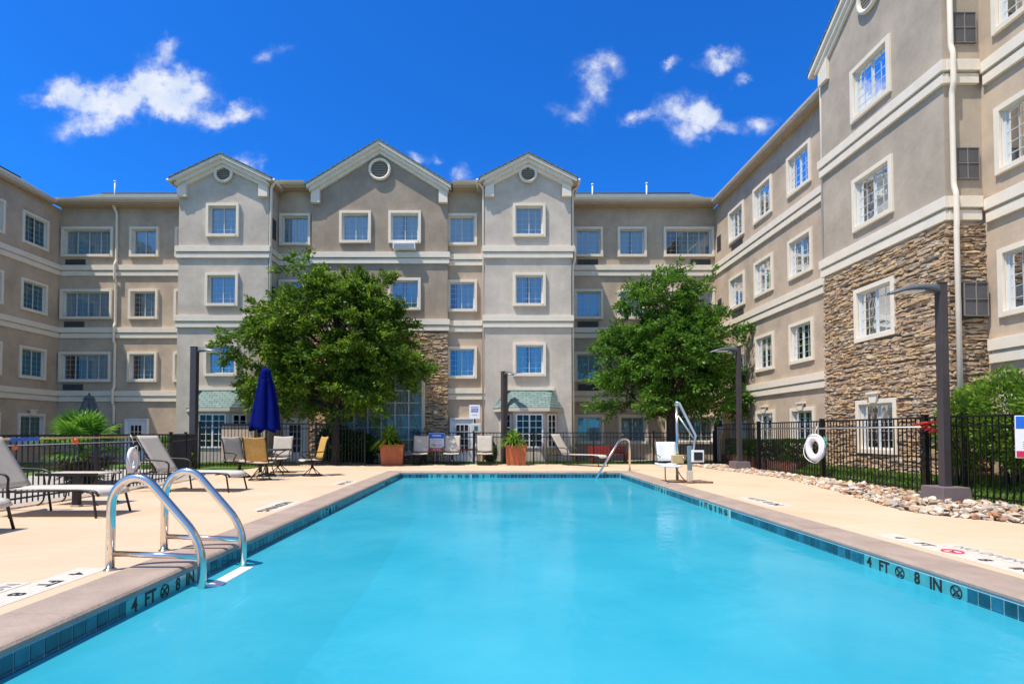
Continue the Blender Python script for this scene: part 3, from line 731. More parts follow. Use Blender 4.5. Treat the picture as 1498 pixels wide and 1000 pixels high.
# corner boards / quoin strips seen as pale lines
# ---- eaves, gutters, roofs
GUTTER = mat('gutter_paint', (.62, .52, .40), .5, var=.06)
def eave(face, u0, u1, z=EAVE, o=.27):
    mb = MB(); mb.box(u0, u1, 0, o-.02, z-.04, z, FASCIA, face); mb.box(u0, u1, o-.02, o, z-.05, z+.14, FASCIA, face)
    prof = [(o, z+.02), (o+.06, z+.03), (o+.10, z+.08), (o+.11, z+.16), (o, z+.16)]
    n = len(prof); vs = [face(u0, d, zz) for d, zz in prof] + [face(u1, d, zz) for d, zz in prof]
    mb.add(vs, [tuple(range(n)), tuple(range(2*n-1,n-1,-1))]+[(k,(k+1)%n,n+(k+1)%n,n+k) for k in range(n)], GUTTER)
    hb(mb, 'eave', None)
eave(B, AX+.01, TLx[0]-.02); eave(B, TRx[1]+.02, WX-.01); eave(REC, TLx[1]+.02, CGx[0]-.22, EAVE+.06); eave(REC, CGx[1]+.22, TRx[0]-.02, EAVE+.06)
eave(W, 14.75, 23.17, EAVE-.12); eave(W, -1.2, 10.4, EAVE-.12); eave(A, 9.0, 23.17, EAVE-.12)
for (x, o_) in ((TRx[0], -1), (TRx[1], 1), (TLx[0], -1), (TLx[1], 1)):
    f_ = Face('x', x, o_); mb = MB(); mb.box(21.12, 22.1 if x in (TRx[0], TLx[1]) else 23.6, 0.01, .27, 11.28, 11.34, FASCIA, f_); hb(mb, 'soffit', None)
    mb = MB(); path = [f_(y, .31, 11.36) for y in (21.08, 22.05 if x in (TRx[0], TLx[1]) else 23.6)]; mb.tube(path, .055, TRIM, 8); hb(mb, 'gutter', None)
def strip_roof(face, u0, u1, z=EAVE+.15, m=SH_GREY, run=2.35, o=.30, rise=.6, c0=0, c1=0):
    mb = MB()
    P = [face(u0, o, z), face(u1, o, z), face(u1+c1*run, o-run, z+rise*run), face(u0+c0*run, o-run, z+rise*run)]
    mb.add(P, [(0,1,2,3)]); 
    Q = [face(u0+c0*run, o-run, z+rise*run), face(u1+c1*run, o-run, z+rise*run), face(u1+c1*run, o-run-7, z+rise*run-.2), face(u0+c0*run, o-run-7, z+rise*run-.2)]
    mb.add(Q, [(0,1,2,3)])
    r = hb(mb, 'roof', m, recalc=True); roof_uv(r, 0)
    mb = MB(); mb.tube([face(u0+c0*run, o-run, z+rise*run+.01), face(u1+c1*run, o-run, z+rise*run+.01)], .05, None, 6); hb(mb, 'ridge_cap', m)
strip_roof(B, AX+.3, TLx[0]+1.0, c0=0); strip_roof(B, TRx[1]-1.0, WX-.3); strip_roof(REC, TLx[1], CGx[0], rise=.42); strip_roof(REC, CGx[1], TRx[0], rise=.42)
strip_roof(W, 14.0, 24.0, z=EAVE+.03); strip_roof(W, -1, 11.5, z=EAVE+.03); strip_roof(A, 9, 24.0, z=EAVE+.03)
# roof vents and pipes
for (x, y, hgt) in ((4.9, 25.6, .55), (7.55, 25.6, .6), (-18.3, 25.4, .6), (-13.6, 25.4, .5)):
    mb = MB(); mb.tube([(x, y, 12.2), (x, y, 12.75+hgt)], .035, None, 8); mb.tube([(x, y, 12.78+hgt), (x, y, 12.72+hgt)], .06, None, 8); hb(mb, 'roof_vent', WHITE)
# downpipes
def downpipe(pts, r=.055, m=TRIM):
    mb = MB(); mb.tube(fillet(pts, .10, 4), r, None, 8)
    for p in pts[1:-1]: pass
    hb(mb, 'downpipe', m)
    zs = [8.3, 5.5, 2.6]
px_ = -17.02+.02
downpipe([(px_-.02, 23.52, 11.4), (px_-.02, 23.78, 11.1), (px_, 23.78, 8.95), (px_, 23.68, 8.8), (px_, 23.68, 8.1), (px_, 23.78, 7.95), (px_, 23.78, 6.1), (px_, 23.68, 5.95), (px_, 23.68, 5.3), (px_, 23.78, 5.2), (px_, 23.78, 3.2), (px_, 23.68, 3.1), (px_, 23.68, 2.5), (px_, 23.78, 2.4), (px_, 23.78, 0)], .06)
downpipe([(TLx[1]+.3, 21.2, 11.35), (TLx[1]+.08, 21.40, 11.15), (TLx[1]+.08, 21.42, 0)])
downpipe([(TRx[0]-.3, 21.2, 11.35), (TRx[0]-.07, 21.40, 11.15), (TRx[0]-.07, 21.42, 0)], .045)
downpipe([(TRx[1]+.3, 21.6, 11.3), (TRx[1]+.09, 21.5, 11.1), (TRx[1]+.09, 21.5, 8.9), (TRx[1]+.18, 21.5, 8.7), (TRx[1]+.18, 21.5, 8.2), (TRx[1]+.09, 21.5, 8.0), (TRx[1]+.09, 21.5, 0)], .045)
tx = TX+.10
downpipe([(tx, 10.66, 13), (tx, 10.66, 9.1), (tx, 10.61, 8.95), (tx, 10.61, 8.3), (tx, 10.66, 8.15), (tx, 10.66, 6.2), (tx, 10.61, 6.05), (tx, 10.61, 5.4), (tx, 10.62, 5.3), (tx, 10.62, 0)], .05)
downpipe([(WX-.03, 14.80, 11.3), (TX+.03, 14.80, 11.0), (TX+.03, 14.80, 5.6)], .035)
# bays
def bay(cx):
    y0 = 21.38; mb = MB()
    base = [(cx-1.18, y0), (cx-.62, y0-.62), (cx+.62, y0-.62), (cx+1.18, y0)]
    n = 4; mb.add([(x, y, -.06) for x, y in base]+[(x, y, 2.06) for x, y in base], [(0,1,5,4),(1,2,6,5),(2,3,7,6),(4,5,6,7)])
    body = hb(mb, 'bay', S_LIGHT, recalc=False)
    def seg(p, q, t0, t1, z0, z1, cols, rows):
        p, q = Vector((*p, 0)), Vector((*q, 0)); d = q-p; nn = Vector((d.y, -d.x, 0)).normalized()
        if nn.y > 0: nn = -nn
        fn = lambda u, dd, z: tuple(p + d*u + nn*dd + Vector((0,0,z)))
        L = d.length; m_ = MB(); g = MB(); w = .03/L
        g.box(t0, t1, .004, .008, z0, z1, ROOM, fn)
        for i in range(cols+1): u = t0+(t1-t0)*i/cols; ww = w if i in (0, cols) or i*2 == cols else w*.35; m_.box(u-ww, u+ww, .008, .045 if i in (0,cols) else .03, z0, z1, None, fn)
        for j in range(rows+1): z = z0+(z1-z0)*j/rows; hh = .03 if j in (0, rows) else .011; m_.box(t0, t1, .009, .04 if j in (0,rows) else .028, z-hh, z+hh, None, fn)
        t = hb(m_, 'window', WHITE); o = g.build('room', None, t)
        g = MB(); g.add([fn(t0, .016, z0), fn(t1, .016, z0), fn(t1, .016, z1), fn(t0, .016, z1)], [(0,1,2,3)]); g.build('glass', GLASSC, t, recalc=False)
    seg(base[1], base[2], .09, .91, .62, 1.90, 4, 5); seg(base[0], base[1], .2, .82, .62, 1.90, 2, 5); seg(base[2], base[3], .18, .8, .62, 1.90, 2, 5)
    lo = [(cx-1.42, y0), (cx-.78, y0-.86), (cx+.78, y0-.86), (cx+1.42, y0)]; hi = [(cx-.95, y0), (cx-.70, y0-.06), (cx+.70, y0-.06), (cx+.95, y0)]
    mb = MB(); mb.add([(x, y, 2.16) for x, y in lo]+[(x, y, 2.88) for x, y in hi], [(0,1,5,4),(1,2,6,5),(2,3,7,6),(4,5,6,7)])
    r = hb(mb, 'bay_roof', SH_GREEN, recalc=True); roof_uv(r, 0)
    mb = MB(); lo2 = [(x*.985+cx*.015, y) for x, y in lo]
    mb.add([(x, y, 2.02) for x, y in lo2]+[(x, y, 2.155) for x, y in lo2], [(0,1,2,3),(7,6,5,4),(0,4,5,1),(1,5,6,2),(2,6,7,3)]); hb(mb, 'bay_fascia', GUTTER)
    mb = MB(); mb.box(cx-1.05, cx+1.05, y0-.10, y0-.001, 2.89, 3.02); hb(mb, 'bay_flashing', TRIM)
bay(1.46); bay(-10.95)
# doors
def door(face, u0, u1, z1, cols=3, rows=4, zf=1.0):
    mb = MB(); mb.box(u0, u1, .001, .05, -.03, z1, None, face); mb.box(u0-.06, u0, .001, .08, -.03, z1+.06, None, face); mb.box(u1, u1+.06, .001, .08, -.03, z1+.06, None, face); mb.box(u0, u1, .001, .08, z1, z1+.06, None, face)
    t = hb(mb, 'door', WHITE, bevel=.004); a, b = u0+.24, u1-.24; a, b = u0+.2, u1-.2; c, d = .35, z1-.22
    g = MB(); g.box(a, b, .05, .054, c, d, None, face); g.build('door_glass', ROOM, t)
    m_ = MB()
    for i in range(cols+1): x = a+(b-a)*i/cols; m_.box(x-.012, x+.012, .055, .068, c, d, None, face)
    for j in range(rows+1): z = c+(d-c)*j/rows; m_.box(a, b, .056, .066, z-.011, z+.011, None, face)
    m_.build('glazing_bar', WHITE, t); hnd = MB(); hnd.tube([face(u1-.1, .05, .85), face(u1-.1, .1, .85), face(u1-.2, .1, .85)], .012, None, 6); hnd.build('handle', STEEL, t)
door(B, -16.4, -15.5, 1.74); door(REC, -1.72, -.80, 1.74); door(REC, -8.72, -7.83, 1.74)
mb = MB(); mb.box(-16.95, -16.75, .001, .12, 1.1, 1.55, LOUV, B); hb(mb, 'meter_box', None, bevel=.008)
mb = MB(); mb.box(-2.42, -2.27, .06, .14, 1.95, 2.1, TRIM, CGF); mb.box(-2.39, -2.30, .14, .17, 1.98, 2.07, WHITE, CGF); hb(mb, 'wall_light', None, bevel=.008)
mb = MB(); mb.box(9.55, 9.62, .0, .0, 0, 0, None, B) if False else None

# ================================================================== FENCES
def fence(name_label, runs, hgt, picket=.115, post_h=.07, post=.055, hooks=None):
    t = thing('metal_fence', name_label, 'fence', (*runs[0][0], 0), 0, 'black metal pool fences')
    o = Vector((*runs[0][0], 0))
    def rel(p): return tuple(Vector(p)-o)
    posts = []
    for (p, q, nb) in runs:
        p, q = Vector((*p, 0)), Vector((*q, 0)); d = (q-p); L = d.length; d.normalize(); s_ = Vector((-d.y, d.x, 0))
        for b in range(nb):
            a = p+d*(L*b/nb); e = p+d*(L*(b+1)/nb); mb = MB(); bl = (e-a).length
            def fn(u, w, z): return rel(a+d*u+s_*w+Vector((0,0,z)))
            mb.box(.03, bl-.03, -.018, .018, hgt-.035, hgt, None, fn); mb.box(.03, bl-.03, -.015, .015, hgt-.20, hgt-.17, None, fn); mb.box(.03, bl-.03, -.015, .015, .07, .10, None, fn)
            n = round(bl/picket)
            for k in range(1, n): u = bl*k/n; mb.box(u-.0085, u+.0085, -.0085, .0085, .0, hgt-.01, None, fn)
            mb.build('picket_panel', BLACKM, t)
            posts.append(a)
        posts.append(q)
    seen = []
    for a in posts:
        if any((a-b).length < .05 for b in seen): continue
        seen.append(a); mb = MB(); c = a-o
        mb.box(c.x-post/2, c.x+post/2, c.y-post/2, c.y+post/2, -.05, hgt+.03); mb.box(c.x-post/2-.01, c.x+post/2+.01, c.y-post/2-.01, c.y+post/2+.01, hgt+.03, hgt+.05)
        mb.build('post', BLACKM, t)
    return t
fence('tall black picket fence along the right side of the deck behind the rock strip', [((8.5, .65), (8.5, 20.15), 6)], 1.50, post=.085)
fence('low black picket fence across the far end of the deck behind the row of chairs', [((-3.0, 20.2), (8.44, 20.2), 5)], 1.20, picket=.125)
fence('low black picket fence along the left edge of the deck beside the fan palm', [((-8.0, .8), (-8.0, 13.2), 5), ((-8.0, 13.2), (-10.1, 18.1), 2)], 1.16)
fence('tall black picket fence behind the patio table and the dark umbrella', [((-10.1, 18.3), (-6.35, 19.1), 2), ((-6.35, 19.1), (-4.62, 19.25), 1)], 1.52)

# ================================================================== VEGETATION
def leaf_mesh(name, pts, dirs, size, width, m, parent=None, fold=True, seed=1, loc=None, droop=0.):
    rs = np.random.RandomState(seed); n = len(pts); d = dirs + rs.normal(0, .55, (n,3)); d[:,2] -= droop
    d /= np.linalg.norm(d, axis=1)[:,None]+1e-9
    r = rs.normal(0, 1, (n,3)); r[:,2] *= .9; s = np.cross(d, r); s /= np.linalg.norm(s, axis=1)[:,None]+1e-9
    L = size*rs.uniform(.6, 1.25, n)[:,None]; Wd = width*rs.uniform(.7, 1.2, n)[:,None]
    p0 = pts; p1 = pts + d*L*.5 + s*Wd; p2 = pts + d*L; p3 = pts + d*L*.5 - s*Wd
    v = np.stack([p0,p1,p2,p3], 1).reshape(-1,3).astype(np.float32)
    me = bpy.data.meshes.new(name); me.vertices.add(4*n); me.vertices.foreach_set('co', v.ravel())
    me.loops.add(4*n); me.loops.foreach_set('vertex_index', np.arange(4*n, dtype=np.int32)); me.polygons.add(n)
    me.polygons.foreach_set('loop_start', np.arange(0, 4*n, 4, dtype=np.int32)); me.update(calc_edges=True); me.validate()
    me.materials.append(m); o = bpy.data.objects.new(name, me); COL.objects.link(o)
    if parent: o.parent = parent
    if loc: o.location = loc
    return o
def tree(label, loc, trunk_h, trunk_r, crown, m, seed, nleaf, blobs, lsize=.13, cat='tree'):
    """crown: (cx, cy, cz, rx, ry, rz) rel. to base; blobs: list of extra lobes"""
    t = thing('shade_tree', label, cat, loc, 0, 'shade trees in front of the hotel')
    rs = np.random.RandomState(seed); rr = random.Random(seed); tr = MB(); cx, cy, cz, rx, ry, rz = crown
    tp = [(0,0,-.1),(.02,0,.4),(rr.uniform(-.05,.05),.02,trunk_h*.6),(cx*.3,cy*.3,trunk_h)]
    tr.tube(tp+[(cx*.6, cy*.6, cz), (cx*.9, cy, cz+rz*.75)], [trunk_r*1.35, trunk_r, trunk_r*.9, trunk_r*.85, trunk_r*.45, .02], None, 10)
    P = []; D = []; lobes = [(cx, cy, cz, rx, ry, rz, 1.0)] + [(*b, .35) for b in blobs]
    tot = sum(l[3]*l[4]*l[5] for l in lobes)
    for (lx, ly, lz, ax, ay, az, _) in lobes:
        share = (ax*ay*az)/tot; share = max(share, .02)
        nspr = max(6, int(250*share)); per = int(nleaf*share/nspr)
        for k in range(nspr):
            dv = rs.normal(0, 1, 3); dv /= np.linalg.norm(dv)
            if dv[2] < -.55: dv[2] = -.55*rs.uniform(.4, 1); dv /= np.linalg.norm(dv)
            rad = rs.uniform(.45, 1.0)**.6
            c = np.array([lx,ly,lz]) + dv*np.array([ax,ay,az])*rad*rs.uniform(.82, 1.02)
            out = dv*np.array([1,1,.55]) + np.array([0,0,.12]); out /= np.linalg.norm(out)
            if k % 3 == 0:
                s0 = np.array([cx*.4, cy*.4, min(max(trunk_h*.9, c[2]-1.6), cz+.4*rz)]); mid = (s0+c)/2 + np.array([0,0,.15])
                tr.tube([tuple(s0), tuple(mid), tuple(c)], [trunk_r*.28, trunk_r*.16, .008], None, 5)
            L = rs.uniform(.45, 1.0); nst = 4
            for q in range(nst):
                od = out + rs.normal(0, .45, 3); od /= np.linalg.norm(od); m_ = per//nst
                tt = rs.uniform(0, 1, m_)**.8; sc = .17*(1-.6*tt)[:,None]
                pp = c + od*(tt*L)[:,None] + rs.normal(0, 1, (m_,3))*sc*np.array([1,1,.5]) - np.array([0,0,.12])*(tt**2)[:,None]
                P.append(pp); D.append(np.tile(od, (m_,1)))
    P = np.concatenate(P); D = np.concatenate(D)
    tr.build('trunk', BARK, t)
    leaf_mesh('crown', P, D, lsize, lsize*.24, m, t, seed=seed, droop=.25)
    return t
tree('broad leafy shade tree with a single dark trunk left of the stone-clad lobby', (-5.78, 19.55, 0), 2.2, .155, (.0, .45, 4.75, 2.85, 1.75, 2.3), LEAF1, 11, 95000,
     [(-2.9, .1, 3.2, 1.0, .9, 1.0), (-3.75, .1, 4.3, .35, .3, .5), (-2.4, .2, 5.2, .9, .8, 1.0), (2.0, .2, 4.2, 1.0, .9, 1.1), (-1.3, .3, 6.45, .9, .9, .9), (.5, .3, 6.65, .9, .9, .8), (1.2, .3, 6.3, .8, .9, .85), (2.1, .2, 3.1, 1.0, .9, .7), (0, -.1, 2.85, 2.2, 1.1, .75), (-1.6,0,2.75,1.3,.9,.7), (1.3,0,2.7,1.3,.9,.6),(0,-.1,2.45,1.6,.7,.4)], .155)
tree('darker green tree with layered branches in the right corner behind the pool lift', (7.05, 21.0, 0), 1.9, .19, (.0, -.2, 4.3, 1.75, 1.5, 1.75), LEAF2, 23, 62000,
     [(-1.6, -.2, 4.7, .95, .9, .7), (-1.8, -.3, 3.2, 1.0, .9, .40), (-1.7, -.3, 2.35, 1.1, .9, .42), (1.5, -.2, 5.4, 1.1, .8, .5), (1.6, -.3, 3.7, 1.0, .8, .45), (1.5, -.3, 2.35, 1.2, 1.0, .42), (0,-.3,2.4,1.2,.8,.4), (-.2, -.2, 6.6, .8, .8, .9), (1.1,-.2,6.6,.5,.6,.6), (-1.0,-.2,6.0,.8,.7,.7), (2.7,-.3,3.6,.6,.5,.25)], .145)
def shrub(label, loc, lobes, n, m, seed, size=.07, group=None, name='shrub', cat='shrub', boxy=False, wid=.3, stems=True):
    t = thing(name, label, cat, loc, 0, group); rs = np.random.RandomState(seed); P = []; D = []
    tot = sum(l[3]*l[4]*l[5] for l in lobes)
    for (x, y, z, a, b, c) in lobes:
        k = int(n*(a*b*c)/tot)
        if boxy:
            q = rs.uniform(-1, 1, (k,3)); ax = rs.randint(0, 3, k); sgn = rs.choice([-1, 1], k); q[np.arange(k), ax] = sgn*rs.uniform(.72, 1.04, k); dv = q.copy()
        else:
            dv = rs.normal(0, 1, (k,3)); dv /= np.linalg.norm(dv, axis=1)[:,None]; lump = 1+.13*np.sin(dv[:,0]*7+seed)*np.sin(dv[:,2]*6+dv[:,1]*5)
            q = dv*(rs.uniform(.35, 1.06, k)**.5*lump)[:,None]
        P.append(q*np.array([a,b,c])+np.array([x,y,z])); D.append(dv+np.array([0,0,.5]))
    P = np.concatenate(P); D = np.concatenate(D); keep = P[:,2] > .0; P, D = P[keep], D[keep]
    leaf_mesh('foliage', P, D, size, size*wid, m, t, seed=seed)
    if stems:
        mb = MB(); r2 = random.Random(seed)
        for (x, y, z, a, b, c) in lobes:
            for k in range(6 if not boxy else int(4+a*6)):
                ex, ey = x+r2.uniform(-.7,.7)*a, y+r2.uniform(-.7,.7)*b; mb.tube([(x+(ex-x)*.4, y+(ey-y)*.4, 0), ((x+ex)/2, (y+ey)/2, z*.6), (ex, ey, z+c*.4)], [.02,.014,.005], None, 5)
        mb.build('stem', BARK, t)
    return t
shrub('large bright green bush behind the fence at the right edge', (9.2, 8.6, 0), [(-.15,1.55,1.25,.42,.55,.75),(0,.9,1.5,.55,.8,.8),(.05,-.2,1.45,.6,.9,.85),(.1,-1.5,1.4,.55,.9,.85),(-.05,.4,1.0,.45,.8,.5),(.0,-1.0,.95,.5,.9,.55)], 32000, LEAF3, 31, .075)
shrub('clipped dark hedge in the brick bed below the right wing', (9.15, 17.3, .36), [(0,-1.2,.3,.36,.75,.30),(0,.55,.28,.36,.9,.28),(0,2.1,.29,.36,.6,.28)], 16000, LEAF4, 32, .06, name='hedge', cat='hedge', boxy=True)
shrub('yellow green shrub behind the left fence beside the lamp post', (-10.2, 16.6, 0), [(0,0,.55,.4,.35,.5),(.35,.2,.4,.3,.3,.35)], 3500, LEAF3, 33, .09)
shrub('small dark shrub against the tower wall left of the far planter', (-.05, 20.75, 0), [(0,0,.4,.22,.22,.42)], 1800, LEAF4, 35, .08)
shrub('dark undergrowth shrub around the foot of the left tree', (-6.0, 20.4, 0), [(0,0,.75,.75,.4,.75),(.9,.2,.6,.5,.4,.6),(2.0,.1,.5,.45,.4,.5)], 9000, LEAF4, 36, .11)
# arching leaf plants
def arching(name, label, loc, n, L, h, w, m, seed, cat='plant', trunk=None, feather=False, fan=False, z0=0., group=None, spread=1.):
    t = thing(name, label, cat, loc, 0, group); r2 = random.Random(seed); mb = MB()
    for k in range(n):
        a = k*2.39996 + r2.uniform(-.2,.2); e = R(r2.uniform(8, 78)) if not fan else R(r2.uniform(-18, 82)); l = L*r2.uniform(.75, 1.1)
        dx, dy = math.cos(a)*math.cos(e)*spread, math.sin(a)*math.cos(e)*spread; pts = []
        for q in range(8):
            s_ = q/7; pts.append(Vector((dx*l*s_, dy*l*s_, z0+math.sin(e)*l*s_+h*s_*(1-s_)-.45*l*s_**2.2*math.cos(e)*(0 if fan else 1))))
        side = Vector((-math.sin(a), math.cos(a), 0))
        if feather:
            mb.tube(pts, .008, None, 4)
            for q in range(1, 22):
                f_ = q/22*7; i = min(6, int(f_)); p = pts[i].lerp(pts[i+1], f_-i); tn = (pts[i+1]-pts[i]).normalized(); ll = w*math.sin(math.pi*min(1, (q+3)/25))
                for s2 in (-1, 1):
                    e2 = p+side*s2*ll+tn*ll*.6+Vector((0,0,.02)); mb.add([p, p+tn*.02, e2], [(0,1,2)])
        elif fan:   # palmate leaf: petiole + radiating segments
            c = pts[4]; mb.tube([pts[0], pts[2], c], .009, None, 5); tn = (pts[7]-pts[0]).normalized(); sd = side; nm = tn.cross(sd)
            ns = 19
            for q in range(ns):
                b_ = R(-105+210*q/(ns-1)); dr = tn*math.cos(b_)+sd*math.sin(b_); ll = w*(1-.25*abs(b_)/1.9)*r2.uniform(.9,1.05)
                s3 = (sd*math.cos(b_)-tn*math.sin(b_))*.024*(w/.55); tip = c+dr*ll-Vector((0,0,.16*ll)); md = c+dr*ll*.55+nm*.012
                mb.add([c, md+s3, tip, md-s3], [(0,1,2,3)])
        else:
            for i in range(7):
                wa, wb = w*(1-(i/7)**1.6), w*(1-((i+1)/7)**1.6)
                mb.add([pts[i]-side*wa, pts[i]+side*wa, pts[i+1]+side*wb, pts[i+1]-side*wb], [(0,1,2,3)])
    mb.build('frond' if fan or feather else 'leaf', m, t, recalc=False)
    if trunk:
        tb = MB(); tb.tube([(0,0,-.05),(0,0,z0*.5),(0,0,z0)], [trunk*1.1, trunk, trunk*.8], None, 10); tb.build('trunk', BARK, t)
    return t
arching('fan_palm', 'bright green fan palm behind the low fence at left', (-9.75, 12.6, 0), 30, .95, .05, .62, PALM, 41, 'palm', .16, fan=True, z0=.78)
fp = arching('dry_palm_skirt', 'x', (-9.75, 12.6, 0), 26, .75, .0, .55, DRY, 47, 'palm', None, fan=True, z0=.55)
for o in [o for o in COL.objects if o.parent == fp]:
    o.parent = [q for q in COL.objects if q.name == 'fan_palm'][0]; o.name = 'dry_frond'; o.rotation_euler = (math.pi, 0, 0); o.location = (0, 0, 1.2)
bpy.data.objects.remove(fp)
arching('agave_plant', 'yellow green grass plant arching out of the left terracotta planter', (-3.75, 19.45, .72), 200, .95, .42, .046, SPIKY, 42)
arching('potted_plant', 'leafy green plant spilling over the planter right of the chairs', (.78, 19.5, .70), 150, .78, .45, .050, LEAF3, 61)
arching('cycad', 'dark cycad with feathery fronds behind the three beige chairs', (-2.7, 20.75, 0), 24, 1.15, .3, .11, PALMD, 43, 'cycad', .12, feather=True, z0=.55)
arching('cycad', 'dark cycad in the shade right of the left tree trunk', (-4.75, 20.6, 0), 22, 1.1, .3, .11, PALMD, 44, 'cycad', .12, feather=True, z0=.45)
arching('agave_plant', 'upright spiky agave in a clay pot beside the left terracotta planter', (-4.15, 20.3, .42), 22, .6, .1, .03, PALMD, 45)
mb = MB(); mb.lathe([(.17,0),(.24,.4),(.26,.42),(.24,.45),(.22,.43),(.2,.38)], n=16); o = mb.build('clay_pot', CONC, loc=(-4.15, 20.3, -.03)); tag(o, 'round clay pot holding the spiky agave', 'pot')
# grass blades (right lawn strip, left strip)
def blades(name, regs, n, seed):
    rs = np.random.RandomState(seed); P = []
    tot = sum((r[1]-r[0])*(r[3]-r[2]) for r in regs)
    for (x0,x1,y0,y1) in regs:
        k = int(n*(x1-x0)*(y1-y0)/tot); P.append(np.stack([rs.uniform(x0,x1,k), rs.uniform(y0,y1,k), np.full(k,-.05)],1)); q = P[-1]; hz = np.interp(q[:,0], [8.5,8.62,8.85,9.1,9.28,10.1], [-.03,0,.12,.24,.27,.29]); q[:,2] = np.where(q[:,1] < 15.35, np.where(q[:,0] > 8.5, hz-.02, q[:,2]), q[:,2])
    P = np.concatenate(P); D = np.tile([0,0,1.6], (len(P),1)).astype(float)
    o = leaf_mesh(name, P, D, .10, .008, BLADE, seed=seed); struct(o, 'stuff'); return o
blades('lawn_grass', [(8.56,10.0,4.5,15.3),(-3.0,8.4,20.3,21.2),(-12.5,-10.2,17.6,21.0),(-10.0,-7.0,19.3,21.2)], 60000, 51)
# brick edged bed + rock strip
t = thing('brick_planter_bed', 'low red brick edging wall holding the hedge bed under the right wing', 'planter bed', (8.8, 15.4, 0))
mb = MB()
for c in range(5):
    y = (c % 2)*-.05
    while y < 4.9: mb.box(0, .10, y, y+.095, -.05+c*.085, .03+c*.085); y += .103
mb.build('brick_edging', BRICK, t); mb = MB(); mb.box(.1, 1.26, .1, 4.9, -.05, .34); mb.build('soil', SOIL, t)
mb = MB()
for k in range(10): mb.box(.12+k*.11, .22+k*.11, 0, .095, -.05, .37)
mb.build('brick_end', BRICK, t)
mb = MB(); g = []
for k in range(7):
    y = 4.0+11.35*k/6; g.append([(x, y, z) for x, z in ((8.52,-.03),(8.62,.0),(8.85,.12),(9.1,.24),(9.28,.27),(10.07,.29))])
mb.sheet(g); struct(mb.build('lawn', GRASS, recalc=False))
def rock_mesh(seed):
    r2 = random.Random(seed); b = bmesh.new(); bmesh.ops.create_icosphere(b, subdivisions=2, radius=.5)
    planes = [(Vector((r2.gauss(0,1), r2.gauss(0,1), r2.gauss(0,1))).normalized(), r2.uniform(.20,.36)) for _ in range(14)]
    for v in b.verts:
        for n_, d_ in planes:
            q = v.co.dot(n_)
            if q > d_: v.co -= n_*(q-d_)
        v.co.x *= 1.35; v.co.z *= .62
    me = bpy.data.meshes.new('landscape_rock'); b.to_mesh(me); b.free(); me.materials.append(ROCK); return me
def rock_col(name, c):
    return mat(name, c, .85, var=.25, vscale=9, bump=.6, bscale=25)
RC = [rock_col('rock_tan', (.44,.30,.18)), rock_col('rock_white', (.60,.51,.41)), rock_col('rock_rust', (.40,.17,.08)), rock_col('rock_grey', (.38,.34,.30)), rock_col('rock_cream', (.55,.41,.27)), rock_col('rock_brown', (.27,.17,.11))]
rocks = [rock_mesh(900+i) for i in range(12)]
for i, me in enumerate(rocks): me.materials.clear(); me.materials.append(RC[[0,1,4,0,2,3,4,1,5,4,0,1][i]])
def edge_x(y):
    for i in range(len(EDGE)-1):
        if EDGE[i][1] <= y <= EDGE[i+1][1]: f_ = (y-EDGE[i][1])/(EDGE[i+1][1]-EDGE[i][1]+1e-9); return EDGE[i][0]*(1-f_)+EDGE[i+1][0]*f_
    return 8
cand = []
r2 = random.Random(5)
for k in range(6000):
    y = 3.5 + (19.6-3.5)*r2.random()**1.15; x0 = edge_x(y)-.05
    if x0 > 8.35: continue
    x = x0 + (8.45-x0)*r2.random(); s_ = r2.choice([.05,.065,.08,.10,.12,.15])*r2.uniform(.8,1.15)
    cand.append((s_/math.hypot(x, y)*(1 if (x/y < .98) else .2), x, y, s_))
cand.sort(reverse=True)
stuff = MB()
for k, (_, x, y, s_) in enumerate(cand):
    me = r2.choice(rocks); z = r2.uniform(-.02, .01)+s_*.12; rot = (r2.uniform(-.5,.5), r2.uniform(-.5,.5), r2.uniform(0,6.28))
    if k < 300:
        o = bpy.data.objects.new('landscape_rock', me); COL.objects.link(o); o.location = (x, y, z+.02); o.rotation_euler = rot; o.scale = (s_,)*3
        tag(o, 'loose rock lying in the border between deck and right fence', 'rock', 'rocks in the border by the right fence')
    else:
        M = Matrix.Translation((x, y, z)) @ __import__('mathutils').Euler(rot).to_matrix().to_4x4() @ Matrix.Scale(s_, 4)
        stuff.add([tuple(M @ v.co) for v in me.vertices], [tuple(p.vertices) for p in me.polygons], me.materials[0])
struct(stuff.build('rock_bed', None, recalc=False), 'stuff')
mb = MB(); pts = [(x-.02, y) for x, y in EDGE]; n = len(pts)
mb.add([(x, y, -.03) for x, y in pts]+[(8.55, y, -.03) for x, y in pts], [(i, n+i, n+i+1, i+1) for i in range(n-1)]); struct(mb.build('gravel_bed', SOIL, recalc=False))

# ================================================================== OBJECTS
# --- pool ladder
lad = thing('pool_ladder', 'stainless steel pool ladder with two arched grab rails on the left edge', 'pool ladder', (-3.33, 4.65, 0))
for j in (0, 1):
    y = .76*j
    mb = MB()
    pts = [(0,y,-.02),(0,y,.50)] + [(.215-.215*math.cos(R(a)), y, .55+.255*math.sin(R(a))) for a in range(10, 131, 12)] + [(.70,y,.33),(.80,y,.20),(.80,y,.05),(.80,y,-.95)]
    sm = [Vector(p) for p in pts]
    mb.tube(pts[:-4] + [tuple(v) for v in fillet([pts[-5], (.72+.005,y,.325), (.80,y,.13), (.80,y,-.95)], .14, 6)[1:]], .036, None, 16)
    mb.tube([(0,y,.145),(.80,y,.115)], .025, None, 12)
    mb.lathe([(.055,0),(.055,.006),(.040,.016),(.037,.016)], (0,y,.001), 18)
    mb.build('grab_rail', STEEL, lad)
mb = MB()
for k, zz in enumerate((-.146, -.45, -.72)): mb.box(.80, .93, .045, .715, zz-.025, zz, None)
